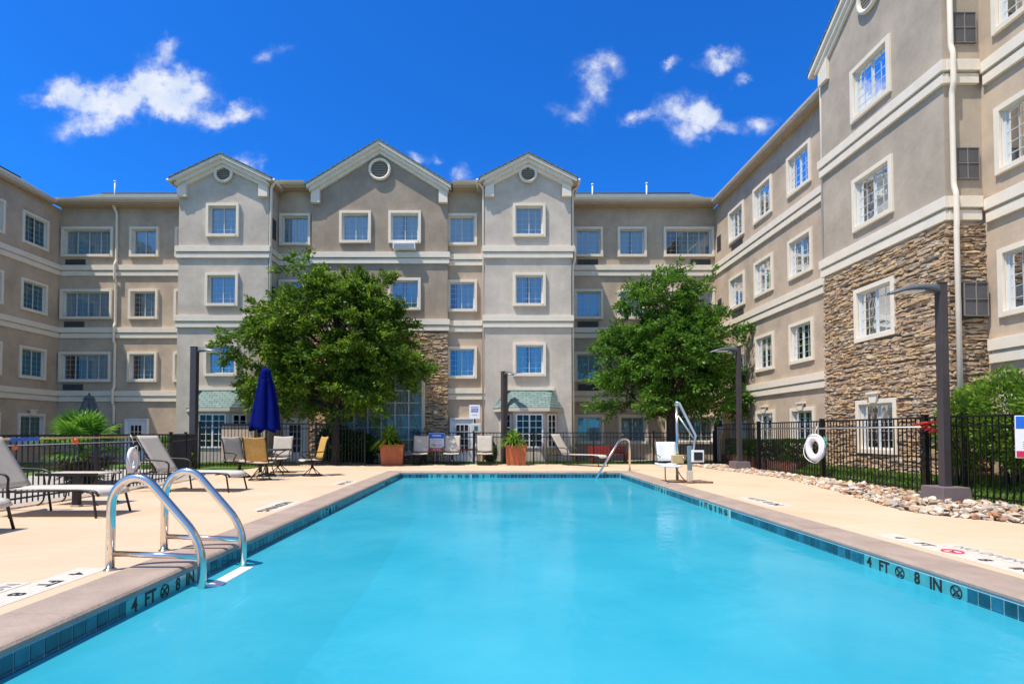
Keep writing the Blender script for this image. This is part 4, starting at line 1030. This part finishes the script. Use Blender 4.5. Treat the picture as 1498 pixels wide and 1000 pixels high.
mb.build('step', PLAST, lad, bevel=.008)
for k, zz in enumerate((-.40,)):
    mb = MB(); mb.tube([(.80,.0,-.32),(.80,.76,-.32)], .015, None, 8); mb.build('brace', STEEL, lad)

# --- corner hand rail
hr = thing('stair_handrail', 'angled stainless handrail over the entry steps in the far right pool corner', 'handrail', (4.3, 16.6, 0))
mb = MB(); mb.tube(fillet([(0,0,-.02),(0,0,.93),(-.12,-.09,1.0),(-.38,-.30,.98),(-1.42,-1.20,-.35)], .16, 7), .030, None, 12)
mb.lathe([(.055,0),(.055,.006),(.031,.016)], (0,0,.001), 16); mb.build('rail', STEEL, hr)

# --- chaise lounges
def lounger():
    t = thing('chaise_lounge', 'beige sling chaise lounge with raised back beside the pool ladder', 'chaise lounge', (0,0,0), 0, 'sling chaise lounges')
    W2 = .31
    fr = MB()
    for s_ in (-1, 1):
        y = s_*W2
        fr.tube(fillet([(-.62,y,.36),(0,y,.36),(1.25,y,.385),(1.46,y,.36),(1.50,y,.30)], .08, 4), .017, None, 8)
        fr.tube([(-.02,y,.375),(-.47,y,1.10)], .016, None, 8)
    for x, z in ((-.55,.35),(.35,.345),(1.2,.35)): fr.tube([(x,-W2,z),(x,W2,z)], .013, None, 6)
    fr.tube([(-.47,-W2,1.10),(-.47,W2,1.10)], .015, None, 6); fr.tube([(-.25,-W2+.05,.70),(-.55,-W2+.06,.36)], .010, None, 6); fr.tube([(-.25,W2-.05,.70),(-.55,W2-.06,.36)], .010, None, 6)
    fr.build('frame', DARKM, t)
    for s_ in (-1, 1):
        y = s_*W2
        for pts in ([(1.34,y,.37),(1.43,y+s_*.01,.34),(1.50,y+s_*.04,0)], [(-.50,y,.36),(-.56,y+s_*.01,.28),(-.62,y+s_*.03,0)]):
            mb = MB(); mb.tube(fillet(pts, .07, 4), .017, None, 8); mb.build('leg', DARKM, t)
        mb = MB(); mb.tube(fillet([(-.26,y+s_*.02,.70),(-.18,y+s_*.045,.645),(.16,y+s_*.05,.63),(.27,y+s_*.045,.58),(.24,y+s_*.03,.36),(.29,y+s_*.04,0)], .10, 5), .017, None, 8); mb.build('armrest', DARKM, t)
    def strip(prof, w):
        return [[(x, w*q/4*1.0, z - .018*math.cos(q/4*math.pi/2)) for q in range(-4, 5)] for x, z in prof]
    mb = MB(); prof = [(.03+1.40*k/14, .392+.008*math.sin(k/14*3.1)) for k in range(14)]+[(1.43,.388),(1.475,.372),(1.50,.345),(1.515,.30)]
    mb.sheet(strip(prof, W2-.006)); mb.build('seat_sling', SEATW, t, solid=.012)
    mb = MB(); prof = [(-.005-.47*k/10-.0, .40+.73*k/10+.0) for k in range(11)]; mb.sheet([[ (x+.022, w_*(W2-.004)/4, z) for w_ in range(-4,5)] for x, z in prof]); mb.build('back_sling', SLING, t, solid=.012)
    return t
L0 = lounger(); L0.location = (-7.03, 7.78, 0); L0['label'] = 'beige sling chaise lounge nearest the pool ladder with its white seat fully in view'
copy_tree(L0, 'beige sling chaise lounge cut off by the left edge of the photo', (-7.42, 6.2, 0), R(2))
copy_tree(L0, 'beige sling chaise lounge behind the pool ladder in front of the patio table', (-6.72, 11.0, 0), R(-3))
copy_tree(L0, 'lone beige sling chaise lounge at the far end beside the red bench', (2.72, 19.55, 0), R(-38))

# --- patio chairs
def patio_chair():
    t = thing('patio_chair', 'x', 'patio chair', (0,0,0), 0, 'sling patio chairs')   # faces -Y
    w = .29
    for s_ in (-1, 1):
        x = s_*w; mb = MB()
        mb.tube(fillet([(x,.36,1.07),(x,.30,.95),(x,.20,.50),(x,.14,.42),(x,-.24,.44),(x,-.30,.41)], .10, 5), .016, None, 8); mb.build('side_rail', DARKM, t)
        mb = MB(); mb.tube(fillet([(x,.25,.68),(x*1.12,.14,.66),(x*1.16,-.20,.645),(x*1.14,-.27,.60),(x*1.02,-.14,.50),(x,-.10,.44)], .08, 5), .015, None, 8); mb.build('armrest', DARKM, t)
    mb = MB(); mb.sheet([[(w*q/4*.97, y, z+.006*abs(q)) for q in range(-4,5)] for y, z in [(.345,1.06),(.33,1.02),(.30,.93),(.27,.80),(.235,.66),(.205,.54),(.18,.47)]]); mb.build('back_sling', SLING, t, solid=.01)
    mb = MB(); mb.sheet([[(w*q/4*.97, y, z+.005*abs(q)) for q in range(-4,5)] for y, z in [(.15,.43),(.05,.415),(-.1,.42),(-.22,.435),(-.28,.425),(-.31,.40)]]); mb.build('seat_sling', SLING, t, solid=.01)
    mb = MB(); mb.tube([(.27*math.cos(k*math.pi/14), .27*math.sin(k*math.pi/14), .018) for k in range(28)], .014, None, 6, closed=True)
    for a in (45,135,225,315):
        c, s_ = math.cos(R(a)), math.sin(R(a)); mb.tube([(.265*c,.265*s_,.02),(.10*c,.10*s_,.16),(.035*c,.035*s_,.22)], .012, None, 6)
    mb.build('swivel_base', DARKM, t); mb = MB(); mb.lathe([(.04,.20),(.04,.34),(.09,.36),(.09,.38)], n=12)
    mb.box(-.2,.2,-.02,.02,.375,.40); mb.box(-.02,.02,-.2,.2,.375,.40); mb.build('pedestal', DARKM, t)
    return t
C0 = patio_chair(); C0.location = (-2.62, 19.4, 0); C0.rotation_euler = (0,0,R(2)); C0['label'] = 'beige sling swivel chair right of the left terracotta planter'
copy_tree(C0, 'middle beige sling swivel chair right of the pool rules sign', (-1.47, 19.4, 0), R(-1))
copy_tree(C0, 'beige sling swivel chair in front of the tall white notice board', (-.27, 19.4, 0), R(1))
ch = copy_tree(C0, 'sling patio chair, back turned to the pool, amber backlight painted into its mesh', (-5.83, 13.35, 0), R(177))
def recolour(root, part, m):
    for o in COL.objects:
        if o.parent == root and o.name.split('.')[0] == part:
            o.data = o.data.copy(); o.data.materials.clear(); o.data.materials.append(m); o['label'] = 'sling with amber backlight painted in'
recolour(ch, 'back_sling', BACKLIT_SLING)
ch = copy_tree(C0, 'patio chair seen side on at the left of the umbrella table', (-6.78, 14.25, 0), R(66))
ch = copy_tree(C0, 'patio chair, amber backlight painted on its sling, right of the umbrella table', (-4.98, 14.7, 0), R(-54)); recolour(ch, 'back_sling', BACKLIT_SLING)
ch = copy_tree(C0, 'patio chair facing the pool behind the umbrella table', (-6.35, 15.9, 0), R(6))

# --- round patio table and closed navy umbrella
tb = thing('patio_table', 'round glass patio table with dark metal legs under the navy umbrella', 'table', (-6.15, 14.6, 0))
mb = MB(); mb.tube([(.60*math.cos(k*math.pi/20), .60*math.sin(k*math.pi/20), .72) for k in range(40)], .016, None, 6, closed=True); mb.build('rim', DARKM, tb)
mb = MB(); mb.lathe([(.03,.722),(.595,.722),(.595,.728),(.03,.728)], n=40); mb.build('table_top', GLASSC, tb)
for a in (45,135,225,315):
    mb = MB(); c, s_ = math.cos(R(a)), math.sin(R(a)); mb.tube(fillet([(.50*c,.50*s_,.71),(.22*c,.22*s_,.55),(.16*c,.16*s_,.35),(.44*c,.44*s_,0)], .2, 6), .014, None, 6); mb.build('leg', DARKM, tb)
mb = MB(); mb.tube([(.2*math.cos(k*math.pi/10), .2*math.sin(k*math.pi/10), .36) for k in range(20)], .010, None, 6, closed=True); mb.build('brace_ring', DARKM, tb)
def closed_umbrella(label, loc, H, z0, rmax, m, tilt, base=True, folds=6):
    t = thing('patio_umbrella', label, 'umbrella', loc); t.rotation_euler = tilt
    mb = MB(); mb.tube([(0,0,.02),(0,0,H)], .022, None, 10); mb.lathe([(.001,H+.07),(.03,H+.05),(.03,H),(.02,H-.02)][::-1], n=10); mb.build('pole', DARKM, t)
    g = []; r2 = random.Random(3); NS = 64; hs = 22
    for i in range(hs+1):
        s_ = i/hs; z = H-.02-(H-z0)*s_
        r = rmax*(.24+.76*s_**.85) if s_ > .02 else .05
        if .12 < s_ < .2: r *= .88
        row = []
        for k in range(NS):
            a = 2*math.pi*k/NS; f_ = abs(math.sin((a+.22*math.sin(a*2+1))*folds/2+.9*s_)); rr = r*(1-.42*(1-f_)**1.2*min(1, s_*3)) * (1+.07*math.sin(a*3+s_*4))
            zz = z - (.10*f_*s_**6)+.06*math.sin(a*2)*s_**5
            row.append((rr*math.cos(a), rr*math.sin(a)*.9, zz))
        row.append(row[0]); g.append(row)
    mb = MB(); mb.sheet(g); mb.build('canopy', m, t, solid=.006)
    mb = MB(); zz = H-(H-z0)*.16; mb.tube([(rmax*.43*math.cos(k*math.pi/10), rmax*.39*math.sin(k*math.pi/10), zz+.01*math.sin(k)) for k in range(20)], .012, None, 6, closed=True); mb.build('tie_strap', m, t)
    if base: mb = MB(); mb.lathe([(.25,0),(.25,.03),(.2,.06),(.05,.09),(.045,.25),(.03,.25)], n=20); mb.build('base', DARKM, t)
    return t
closed_umbrella('closed navy blue patio umbrella standing through the round glass table', (-6.2, 14.6, 0), 3.0, 1.36, .43, NAVY, (0, R(-1.5), R(0)))
closed_umbrella('small closed dark grey umbrella in the shade behind the fan palm', (-16.0, 21.0, 0), 2.7, 1.5, .52, GREYC, (0, 0, 0))

# --- side table behind near lounger
t = thing('side_table', 'low rectangular side table with curved dark legs by the left fence', 'table', (-6.95, 8.95, 0))
mb = MB(); mb.box(-.50, .50, -.28, .28, .50, .525); mb.build('table_top', SLING, t, bevel=.008)
mb = MB()
for q in ((-.51,-.29,.51,-.26),(-.51,.26,.51,.29)): mb.box(q[0],q[2],q[1],q[3],.485,.532)
mb.build('rim', DARKM, t, bevel=.006)
for sx in (-1,1):
    for sy in (-1,1): mb = MB(); mb.tube(fillet([(sx*.42,sy*.22,.49),(sx*.38,sy*.22,.25),(sx*.42,sy*.23,.06),(sx*.50,sy*.24,0)], .12, 5), .013, None, 6); mb.build('leg', DARKM, t)
t = thing('umbrella_stand', 'short dark umbrella stand tube with a pale foot behind the near chaise', 'umbrella stand', (-6.72, 8.6, 0))
mb = MB(); mb.box(-.045,.045,-.045,.045,.03,.47); mb.build('tube', DARKM, t); mb = MB(); mb.box(-.07,.07,-.05,.05,0,.03); mb.build('foot', CONC, t, bevel=.006)

# --- terracotta planters
def planter(loc, wt, wb, h, label, rz=0):
    t = thing('terracotta_planter', label, 'planter', loc, rz, 'square terracotta planters'); a, b = wb/2, wt/2; mb = MB()
    mb.hexa([(-a,-a,0),(a,-a,0),(a,a,0),(-a,a,0),(-b,-b,h-.05),(b,-b,h-.05),(b,b,h-.05),(-b,b,h-.05)])
    mb.build('pot', TERRA, t, bevel=.012)
    mb = MB(); e = b+.015
    for q in ((-e,e,-e,-e+.06),(-e,e,e-.06,e),(-e,-e+.06,-e+.06,e-.06),(e-.06,e,-e+.06,e-.06)): mb.box(q[0],q[1],q[2],q[3],h-.049,h)
    mb.build('rim', TERRA, t, bevel=.008); mb = MB(); mb.box(-b+.05,b-.05,-b+.05,b-.05,h-.048,h-.02); mb.build('soil', SOIL, t)
planter((-3.66, 19.5, 0), .84, .74, .76, 'square terracotta planter left of the chairs, overflowing with grassy leaves', R(6))
planter((.88, 19.62, 0), .76, .68, .73, 'square terracotta planter right of the chairs with a leafy plant', R(-3))

# --- lamp posts
def lamp_post(loc, h, arm_dir, label, base=True, w=.14, arm=.86):
    t = thing('lamp_post', label, 'lamp post', loc, arm_dir, 'square bronze lamp posts')
    if base:
        mb = MB(); mb.hexa([(-.26,-.26,-.05),(.26,-.26,-.05),(.26,.26,-.05),(-.26,.26,-.05),(-.235,-.235,.26),(.235,-.235,.26),(.235,.235,.26),(-.235,.235,.26)]); mb.build('base', mat('base_paint', (.17,.13,.125), .7), t, bevel=.012)
    mb = MB(); mb.box(-w/2, w/2, -w/2, w/2, .0 if not base else .26, h); mb.box(-w/2-.008, w/2+.008, -w/2-.008, w/2+.008, h, h+.02); mb.build('post', LAMPM, t, bevel=.006)
    mb = MB(); g = []     # curved tapering head along +X
    for k in range(11):
        s_ = k/10; x = w/2 + arm*s_; zc = h-.10+.04*math.sin(s_*math.pi*.6)-.12*s_**2.2; hw = (.07+.10*math.sin(min(1, s_*1.5)*math.pi/2))*(1-.75*max(0, s_-.75)/.25); th = .10*(1-.72*s_)
        g.append([(x, hw*a, zc+th*b) for a, b in ((-1,-.3),(-.8,.55),(-.3,1),(.3,1),(.8,.55),(1,-.3),(.8,-.6),(-.8,-.6),(-1,-.3))])
    mb.sheet(g); mb.add([g[0][i] for i in range(8)], [tuple(range(8))]); mb.add([g[-1][i] for i in range(8)], [tuple(range(8))])
    mb.build('lamp_head', mat('lamp_head_paint', (.10,.115,.14), .35, .2), t)
    mb = MB(); mb.box(w/2+.30, w/2+.72, -.11, .11, h-.155, h-.135); mb.build('lens', WHITE, t)
    return t
lamp_post((7.93, 9.30, 0), 3.82, R(180), 'tall square lamp post on a concrete pedestal in the rocks at right', w=.13)
lamp_post((8.02, 17.2, 0), 3.98, R(180), 'square lamp post rising in front of the clipped hedge', w=.13)
lamp_post((-10.0, 17.75, 0), 4.05, R(0), 'square lamp post at left overlapping the bay window', base=False, w=.2, arm=.85)
lamp_post((.47, 20.6, 0), 3.55, R(-62), 'short lamp post behind the right terracotta planter', base=False, w=.2, arm=.6)

# --- life rings, reaching poles
def life_ring(label, loc, rz, R0=.27, r0=.085):
    t = thing('life_ring', label, 'life ring', loc, rz, 'white life rings on the fences')
    mb = MB(); n, k = 36, 12; g = []
    for i in range(n+1):
        a = 2*math.pi*i/n; g.append([((R0+r0*math.cos(b))*math.cos(a), r0*.75*math.sin(b), (R0*1.12+r0*math.cos(b))*math.sin(a)) for b in [2*math.pi*j/k for j in range(k+1)]])
    mb.sheet(g); mb.build('ring', PLAST, t)
    mb = MB(); mb.tube([((R0+.1)*math.cos(x)*1.02, -.05+.03*math.sin(3*x), (R0+.1)*1.1*math.sin(x)-.02) for x in [k*2*math.pi/30 for k in range(30)]], .010, None, 6, closed=True)
    mb.tube([(0,-.02,.38),(.03,.02,.50),(.02,.05,.56)], .010, None, 6); mb.build('grab_line', PLAST, t)
    mb = MB()
    for q in range(5): mb.tube([(.18+.02*q, .10, .30-.02*q),(.24,.12,.10),(.20,.11,-.15-.04*q),(.14,.10,.05),(.18+.02*q,.10,.30-.02*q)], .009, None, 5)
    mb.build('throw_rope', GREENPL, t); return t
life_ring('white life ring with a teal rope hanging on the right fence', (8.36, 13.72, .80), R(-90+8), .235, .095)
life_ring('white life ring half hidden behind the chaise on the left fence', (-7.80, 11.5, .58), R(108), .21, .07)
t = thing('rescue_pole', 'long pale rescue pole with red hook ends hung along the right fence', 'rescue pole', (8.42, 10.2, 1.30))
mb = MB(); mb.tube([(0,0,0),(0,6.4,.0)], .016, None, 8); mb.build('pole', mat('pale_aluminium', (.55,.53,.48), .35, .6), t)
mb = MB()
for k in range(3): mb.tube(fillet([(0,.1-.1*k,-.03*k),(-.12,-.15-.1*k,.04-.05*k),(-.26,-.1-.1*k,-.02-.04*k)], .08, 4), .022, None, 6)
mb.tube([(-.04,.35,.03),(-.12,.0,.08),(-.1,-.45,.10)], .022, None, 6); mb.build('hook', REDPL, t)
mb = MB(); mb.tube([(-.04+.02*math.sin(k*1.7), .16+.06*math.cos(k*2.3), -.08-.045*k) for k in range(18)], .018, None, 5); mb.build('coiled_rope', BLACKM, t)
t = thing('rescue_pole', 'long yellow rescue pole with orange float hung on the left fence', 'rescue pole', (-7.92, 5.5, 1.08))
mb = MB(); mb.tube([(0,0,0),(0,7.0,.02)], .018, None, 8); mb.build('pole', mat('yellow_aluminium', (.62,.50,.22), .4, .2), t)
mb = MB(); mb.tube([(.02,2.6,-.10),(.02,6.9,-.075)], .008, None, 6); mb.build('rope', PLAST, t)
mb = MB(); mb.lathe([(.02,-.06),(.05,-.03),(.05,.03),(.02,.06)], (.02,4.55,-.05), 12); mb.lathe([(.015,-.04),(.035,-.02),(.035,.02),(.015,.04)], (.02,3.28,-.13), 12); mb.build('float', ORANGE, t)
mb = MB(); mb.box(-.02,.03,3.2,3.75,-.03,.03); mb.build('blue_sleeve', BLUEP, t, bevel=.01)

# --- pool lift
pl = thing('pool_lift', 'white pool access lift with molded seat and steel mast at right', 'pool lift', (4.62, 12.55, 0))
mb = MB(); mb.tube([(-.16,.25,0),(-.16,.25,1.86)], .034, None, 12); mb.lathe([(.05,0),(.06,.04),(.045,.08),(.04,.08)], (-.16,.25,1.84), 12); mb.build('mast', STEEL, pl)
mb = MB(); mb.tube([(-.20,.22,1.92),(-.12,.2,1.90),(.20,.0,1.12),(.10,-.05,.70)], [.035,.035,.03,.025], None, 8); mb.tube([(-.14,.24,1.62),(.16,.03,1.06)], .022, None, 8); mb.build('boom', mat('lift_grey', (.42,.48,.50), .3, .5), pl)
mb = MB(); mb.box(.0,.095,-.055,.04,.0,.88); mb.build('column', mat('lift_teal_grey', (.17,.25,.27), .4, .3), pl, bevel=.015)
mb = MB(); mb.box(-.012,.107,-.067,.052,.0,.30); mb.build('column_sleeve', mat('lift_cream', (.60,.52,.40), .5), pl, bevel=.01)
mb = MB(); 
for q in ((.02,.20,.50,.535),(.02,.20,.66,.70)): pass
mb.box(.06,.34,-.14,-.06,.50,.78); mb.build('control_frame', PLAST, pl, bevel=.012); mb = MB(); mb.box(.10,.30,-.15,-.139,.545,.735); mb.build('control_screen', ROOM, pl)
mb = MB(); mb.box(-.34,-.06,.05,.16,.46,.66); mb.build('battery_box', TANB, pl, bevel=.012)
mb = MB(); mb.sheet([[(x, .55-.0*0, 0) for x in (0,)]]) if False else None
mb = MB(); mb.sheet([[(-.56+.46*q/6, .52+.10*(1-math.cos((q/6-.5)*2.2)) *-1+s_*.10, .50+.46*s_) for q in range(7)] for s_ in [k/6 for k in range(7)]]); mb.build('seat_back', PLAST, pl, solid=.03, bevel=.0)
mb = MB(); mb.sheet([[(-.62+.50*q/6, .02+.50*s_, .42+.05*abs(q/6-.5)-.03*math.sin(s_*3.14)-(.05 if s_ < .1 else 0)) for q in range(7)] for s_ in [k/6 for k in range(7)]]); mb.build('seat', PLAST, pl, solid=.03)
for s_ in (0, 1):
    mb = MB(); x = -.60+.5*s_; mb.tube(fillet([(x,.5,.66),(x,.1,.62),(x-.08*(1-s_),-.02,.60)], .05, 3), .014, None, 6); mb.build('armrest', STEEL, pl)
mb = MB(); mb.tube(fillet([(-.50,.1,.38),(-.62,-.28,.12),(-.62,-.42,.07),(-.18,-.42,.07),(-.2,-.2,.14),(-.26,.1,.38)], .07, 4), .013, None, 6); mb.build('footrest', DARKM, pl)
mb = MB()
for (a, b) in (((.05,0),(.55,-.12)), ((.05,0),(.42,.28)), ((.05,0),(-.45,.05)), ((-.16,.25),(.05,0))): mb.tube([(a[0],a[1],.05),(b[0],b[1],.03)], .025, None, 6)
mb.lathe([(.09,0),(.09,.05),(.05,.07),(.04,.07)], (.05,-.01,.001), 14); mb.build('base', mat('lift_base', (.20,.13,.08), .6), pl)

# --- signs
def sign_board(name, label, loc, rz, w, h, z0, paint, post=True, pm=BLACKM, cat='sign'):
    t = thing(name, label, cat, loc, rz); mb = MB(); mb.box(-w/2, w/2, -.012, .012, z0, z0+h); mb.build('board', WHITE, t, bevel=.006)
    m_ = MB(); paint(m_, lambda x, d, z: (x, -.0125-d, z), w, h, z0); m_.build('lettering', None, t, recalc=False)
    if post: mb = MB(); mb.box(-.03, .03, .013, .055, 0, z0+h-.05); mb.build('post', pm, t)
    return t
def P_txt(m_, fn, s, x, z, size, m, sx=1.0, bold=.0): text_mesh(m_, s, size, lambda a, b, c: fn(x+a*sx, .001+c, z+b), m, .002, bold=bold)
def rules(m_, fn, w, h, z0):
    m_.box(-w/2+.01, w/2-.01, 0, .001, z0+h-.27*h*1.15, z0+h-.012, BLUEP, fn); m_.box(-w/2+.01, w/2-.01, 0, .001, z0+.012, z0+.17*h, REDPR, fn)
    P_txt(m_, fn, 'WARNING', 0, z0+h-.155*h, .17*h*.8, WHITE, .78, .003); P_txt(m_, fn, 'NO LIFEGUARD', 0, z0+.60*h, .10*h, GREYP, .8); P_txt(m_, fn, 'ON DUTY', 0, z0+.49*h, .10*h, GREYP, .8)
    for k in range(4): m_.box(-w*.36, w*.36*(1-.1*(k % 3)), 0, .001, z0+h*(.235+.045*k), z0+h*(.25+.045*k), GREYP, fn)
    P_txt(m_, fn, 'NO DIVING', 0, z0+.085*h, .10*h, WHITE, .8)
sign_board('pool_sign', 'white warning sign with blue header at the right edge of the photo', (8.40, 8.10, 0), R(-32), .60, .66, .80, rules)
sign_board('pool_sign', 'white warning sign with blue header between the left and middle beige chairs', (-2.10, 20.05, 0), 0, .58, .68, .50, rules)
def notice(m_, fn, w, h, z0):
    m_.box(-.14, .14, 0, .001, z0+h-.28, z0+h-.13, NAVYP, fn); P_txt(m_, fn, 'POOL', 0, z0+h-.205, .12, WHITE, .85, .003); m_.box(-.15, .15, 0, .001, z0+h-.09, z0+h-.07, NAVYP, fn)
    P_txt(m_, fn, 'HOURS', 0, z0+.15, .06, GREYP)
sign_board('notice_board', 'tall white notice with a dark blue emblem beside the white door', (-.68, 20.5, 0), 0, .42, .54, 1.72, notice, pm=BLACKM)
t = thing('call_box', 'white emergency phone box on a post behind the right beige chair', 'call box', (-.62, 20.42, 0))
mb = MB(); mb.box(-.2,.2,-.15,.02,1.17,1.54); mb.build('housing', mat('box_grey_white', (.55,.56,.54), .5), t, bevel=.02); mb = MB(); mb.box(-.07,.07,-.16,-.15,1.27,1.44); mb.build('panel', mat('panel_green', (.04,.12,.07), .5), t); mb = MB(); mb.box(-.035,.035,-.035,.035,0,1.17); mb.build('post', WHITE, t)
# wall mounted white box near right corner
t = thing('wall_phone_box', 'small white box with a dark window on the corner wall right of the tree', 'wall box', (9.15, 21.4, 0)); mb = MB(); mb.box(-.19,.19,-.05,.1,1.25,1.78); mb.build('housing', PLAST, t, bevel=.02); mb = MB(); mb.box(-.11,.11,-.056,-.05,1.42,1.68); mb.build('window', BLUEP if False else ROOM, t); mb = MB(); mb.box(-.03,.03,-.0,.06,0,1.25); mb.build('post', WHITE, t)
# red bench
t = thing('red_bench', 'long low red bench behind the far fence by the lone chaise', 'bench', (4.55, 20.85, 0))
mb = MB()
for k in range(3): mb.box(-.75,.75,.16+.012*k,.19+.012*k,.36+.10*k,.45+.10*k)
mb.build('backrest', REDP, t, bevel=.006); mb = MB()
for k in range(4): mb.box(-.75,.75,-.24+.1*k,-.15+.1*k,.33,.36)
mb.build('seat', REDP, t, bevel=.006)
for sx in (-1,1): mb = MB(); mb.box(sx*.66-.03,sx*.66+.03,-.22,.14,0,.325); mb.build('leg', REDP, t)
# low red trellis behind chairs
t = thing('picket_trellis', 'low red-framed white picket trellis behind the middle beige chair', 'trellis', (-1.45, 20.6, 0))
mb = MB(); 
for k in range(19): mb.box(-.78+k*.085,-.755+k*.085,-.01,.01,.02,.50)
mb.build('picket', WHITE, t); mb = MB(); mb.box(-.82,.82,-.02,.02,.50,.56); mb.box(-.82,-.78,-.02,.02,0,.5); mb.box(.78,.82,-.02,.02,0,.5); mb.build('frame', REDP, t)
# peach backed board behind the tall fence
t = thing('utility_cabinet', 'peach coloured cabinet with dark trim in front of the left bay', 'cabinet', (-9.65, 20.3, 0)); mb = MB(); mb.box(-.62,.62,-.2,.2,.1,1.45); mb.build('body', mat('peach_paint', (.66,.47,.34), .7), t, bevel=.02); mb = MB(); mb.box(-.66,.66,-.24,.24,1.45,1.5); mb.build('lid', DARKM, t, bevel=.008); mb = MB(); mb.box(-.5,.5,-.18,.18,.0,.1); mb.build('plinth', DARKM, t)
# box planter wall in left shade

# --- painted deck markings
def deck_mark(label, cx, cy, L, Wd, items, small, d):
    """text runs along Y; reader looks towards +X"""
    t = thing('painted_depth_marker', label, 'painted marking', (cx, cy, 0)); mb = MB(); mb.box(-Wd/2, Wd/2, -L/2, L/2, -.001, .003); mb.build('white_patch', WPAINT, t)
    m_ = MB(); w = L*.92/len(items)
    for i, ch in enumerate(items):
        y0 = L*.46 - w*(i+.5)
        if ch == '@':
            m_.tube([(-.0+.085*math.cos(k*math.pi/12), y0+.085*math.sin(k*math.pi/12), .004) for k in range(24)], .010, REDPR, 4, closed=True); m_.tube([(-.06,y0-.06,.004),(.06,y0+.06,.004)], .009, REDPR, 4)
            m_.box(-.012,.012,y0-.04,y0+.04,.003,.005,BLACKP)
        else: text_mesh(m_, ch, .24 if Wd > .3 else .16, lambda a, b, c, y0=y0: (b, y0-a, .0035+c), BLACKP, .002, bold=.004)
    m_.build('lettering', None, t, recalc=False)
    if small:
        mb = MB(); mb.box(-Wd/2-.22, -Wd/2-.02, -L*.35, L*.2, -.001, .003) if d < 0 else mb.box(Wd/2+.02, Wd/2+.22, -L*.35, L*.2, -.001, .003); mb.build('white_patch', WPAINT, t)
        m2 = MB(); xx = (-Wd/2-.12) if d < 0 else (Wd/2+.12); text_mesh(m2, small, .15, lambda a, b, c: (xx+b, -L*.075-a, .0035+c), GREYP, .002); m2.build('lettering', None, t, recalc=False)
deck_mark('painted 4 FT 8 IN depth marker with red symbol, left of the ladder', -3.52, 3.95, 1.55, .28, ['4','FT','8','IN','@'], 'NO DIVING', -1)
deck_mark('painted 4 FT 8 IN depth marker with red symbol on the right deck', 4.62, 5.35, 1.9, .28, ['4','FT','@','8','IN'], 'NO DIVING', 1)
deck_mark('faded painted depth marker on the left deck between ladder and patio table', -3.50, 8.7, 1.1, .42, ['NO','DIVING'], '', -1)
deck_mark('faded painted depth marker on the left deck near the far corner', -3.50, 12.6, 1.0, .40, ['3 FT','6 IN'], '', -1)
deck_mark('faded painted depth marker on the right deck beyond the lift', 4.70, 9.2, 1.2, .40, ['4 FT','8 IN'], '', 1)
print('objects', len(bpy.data.objects))
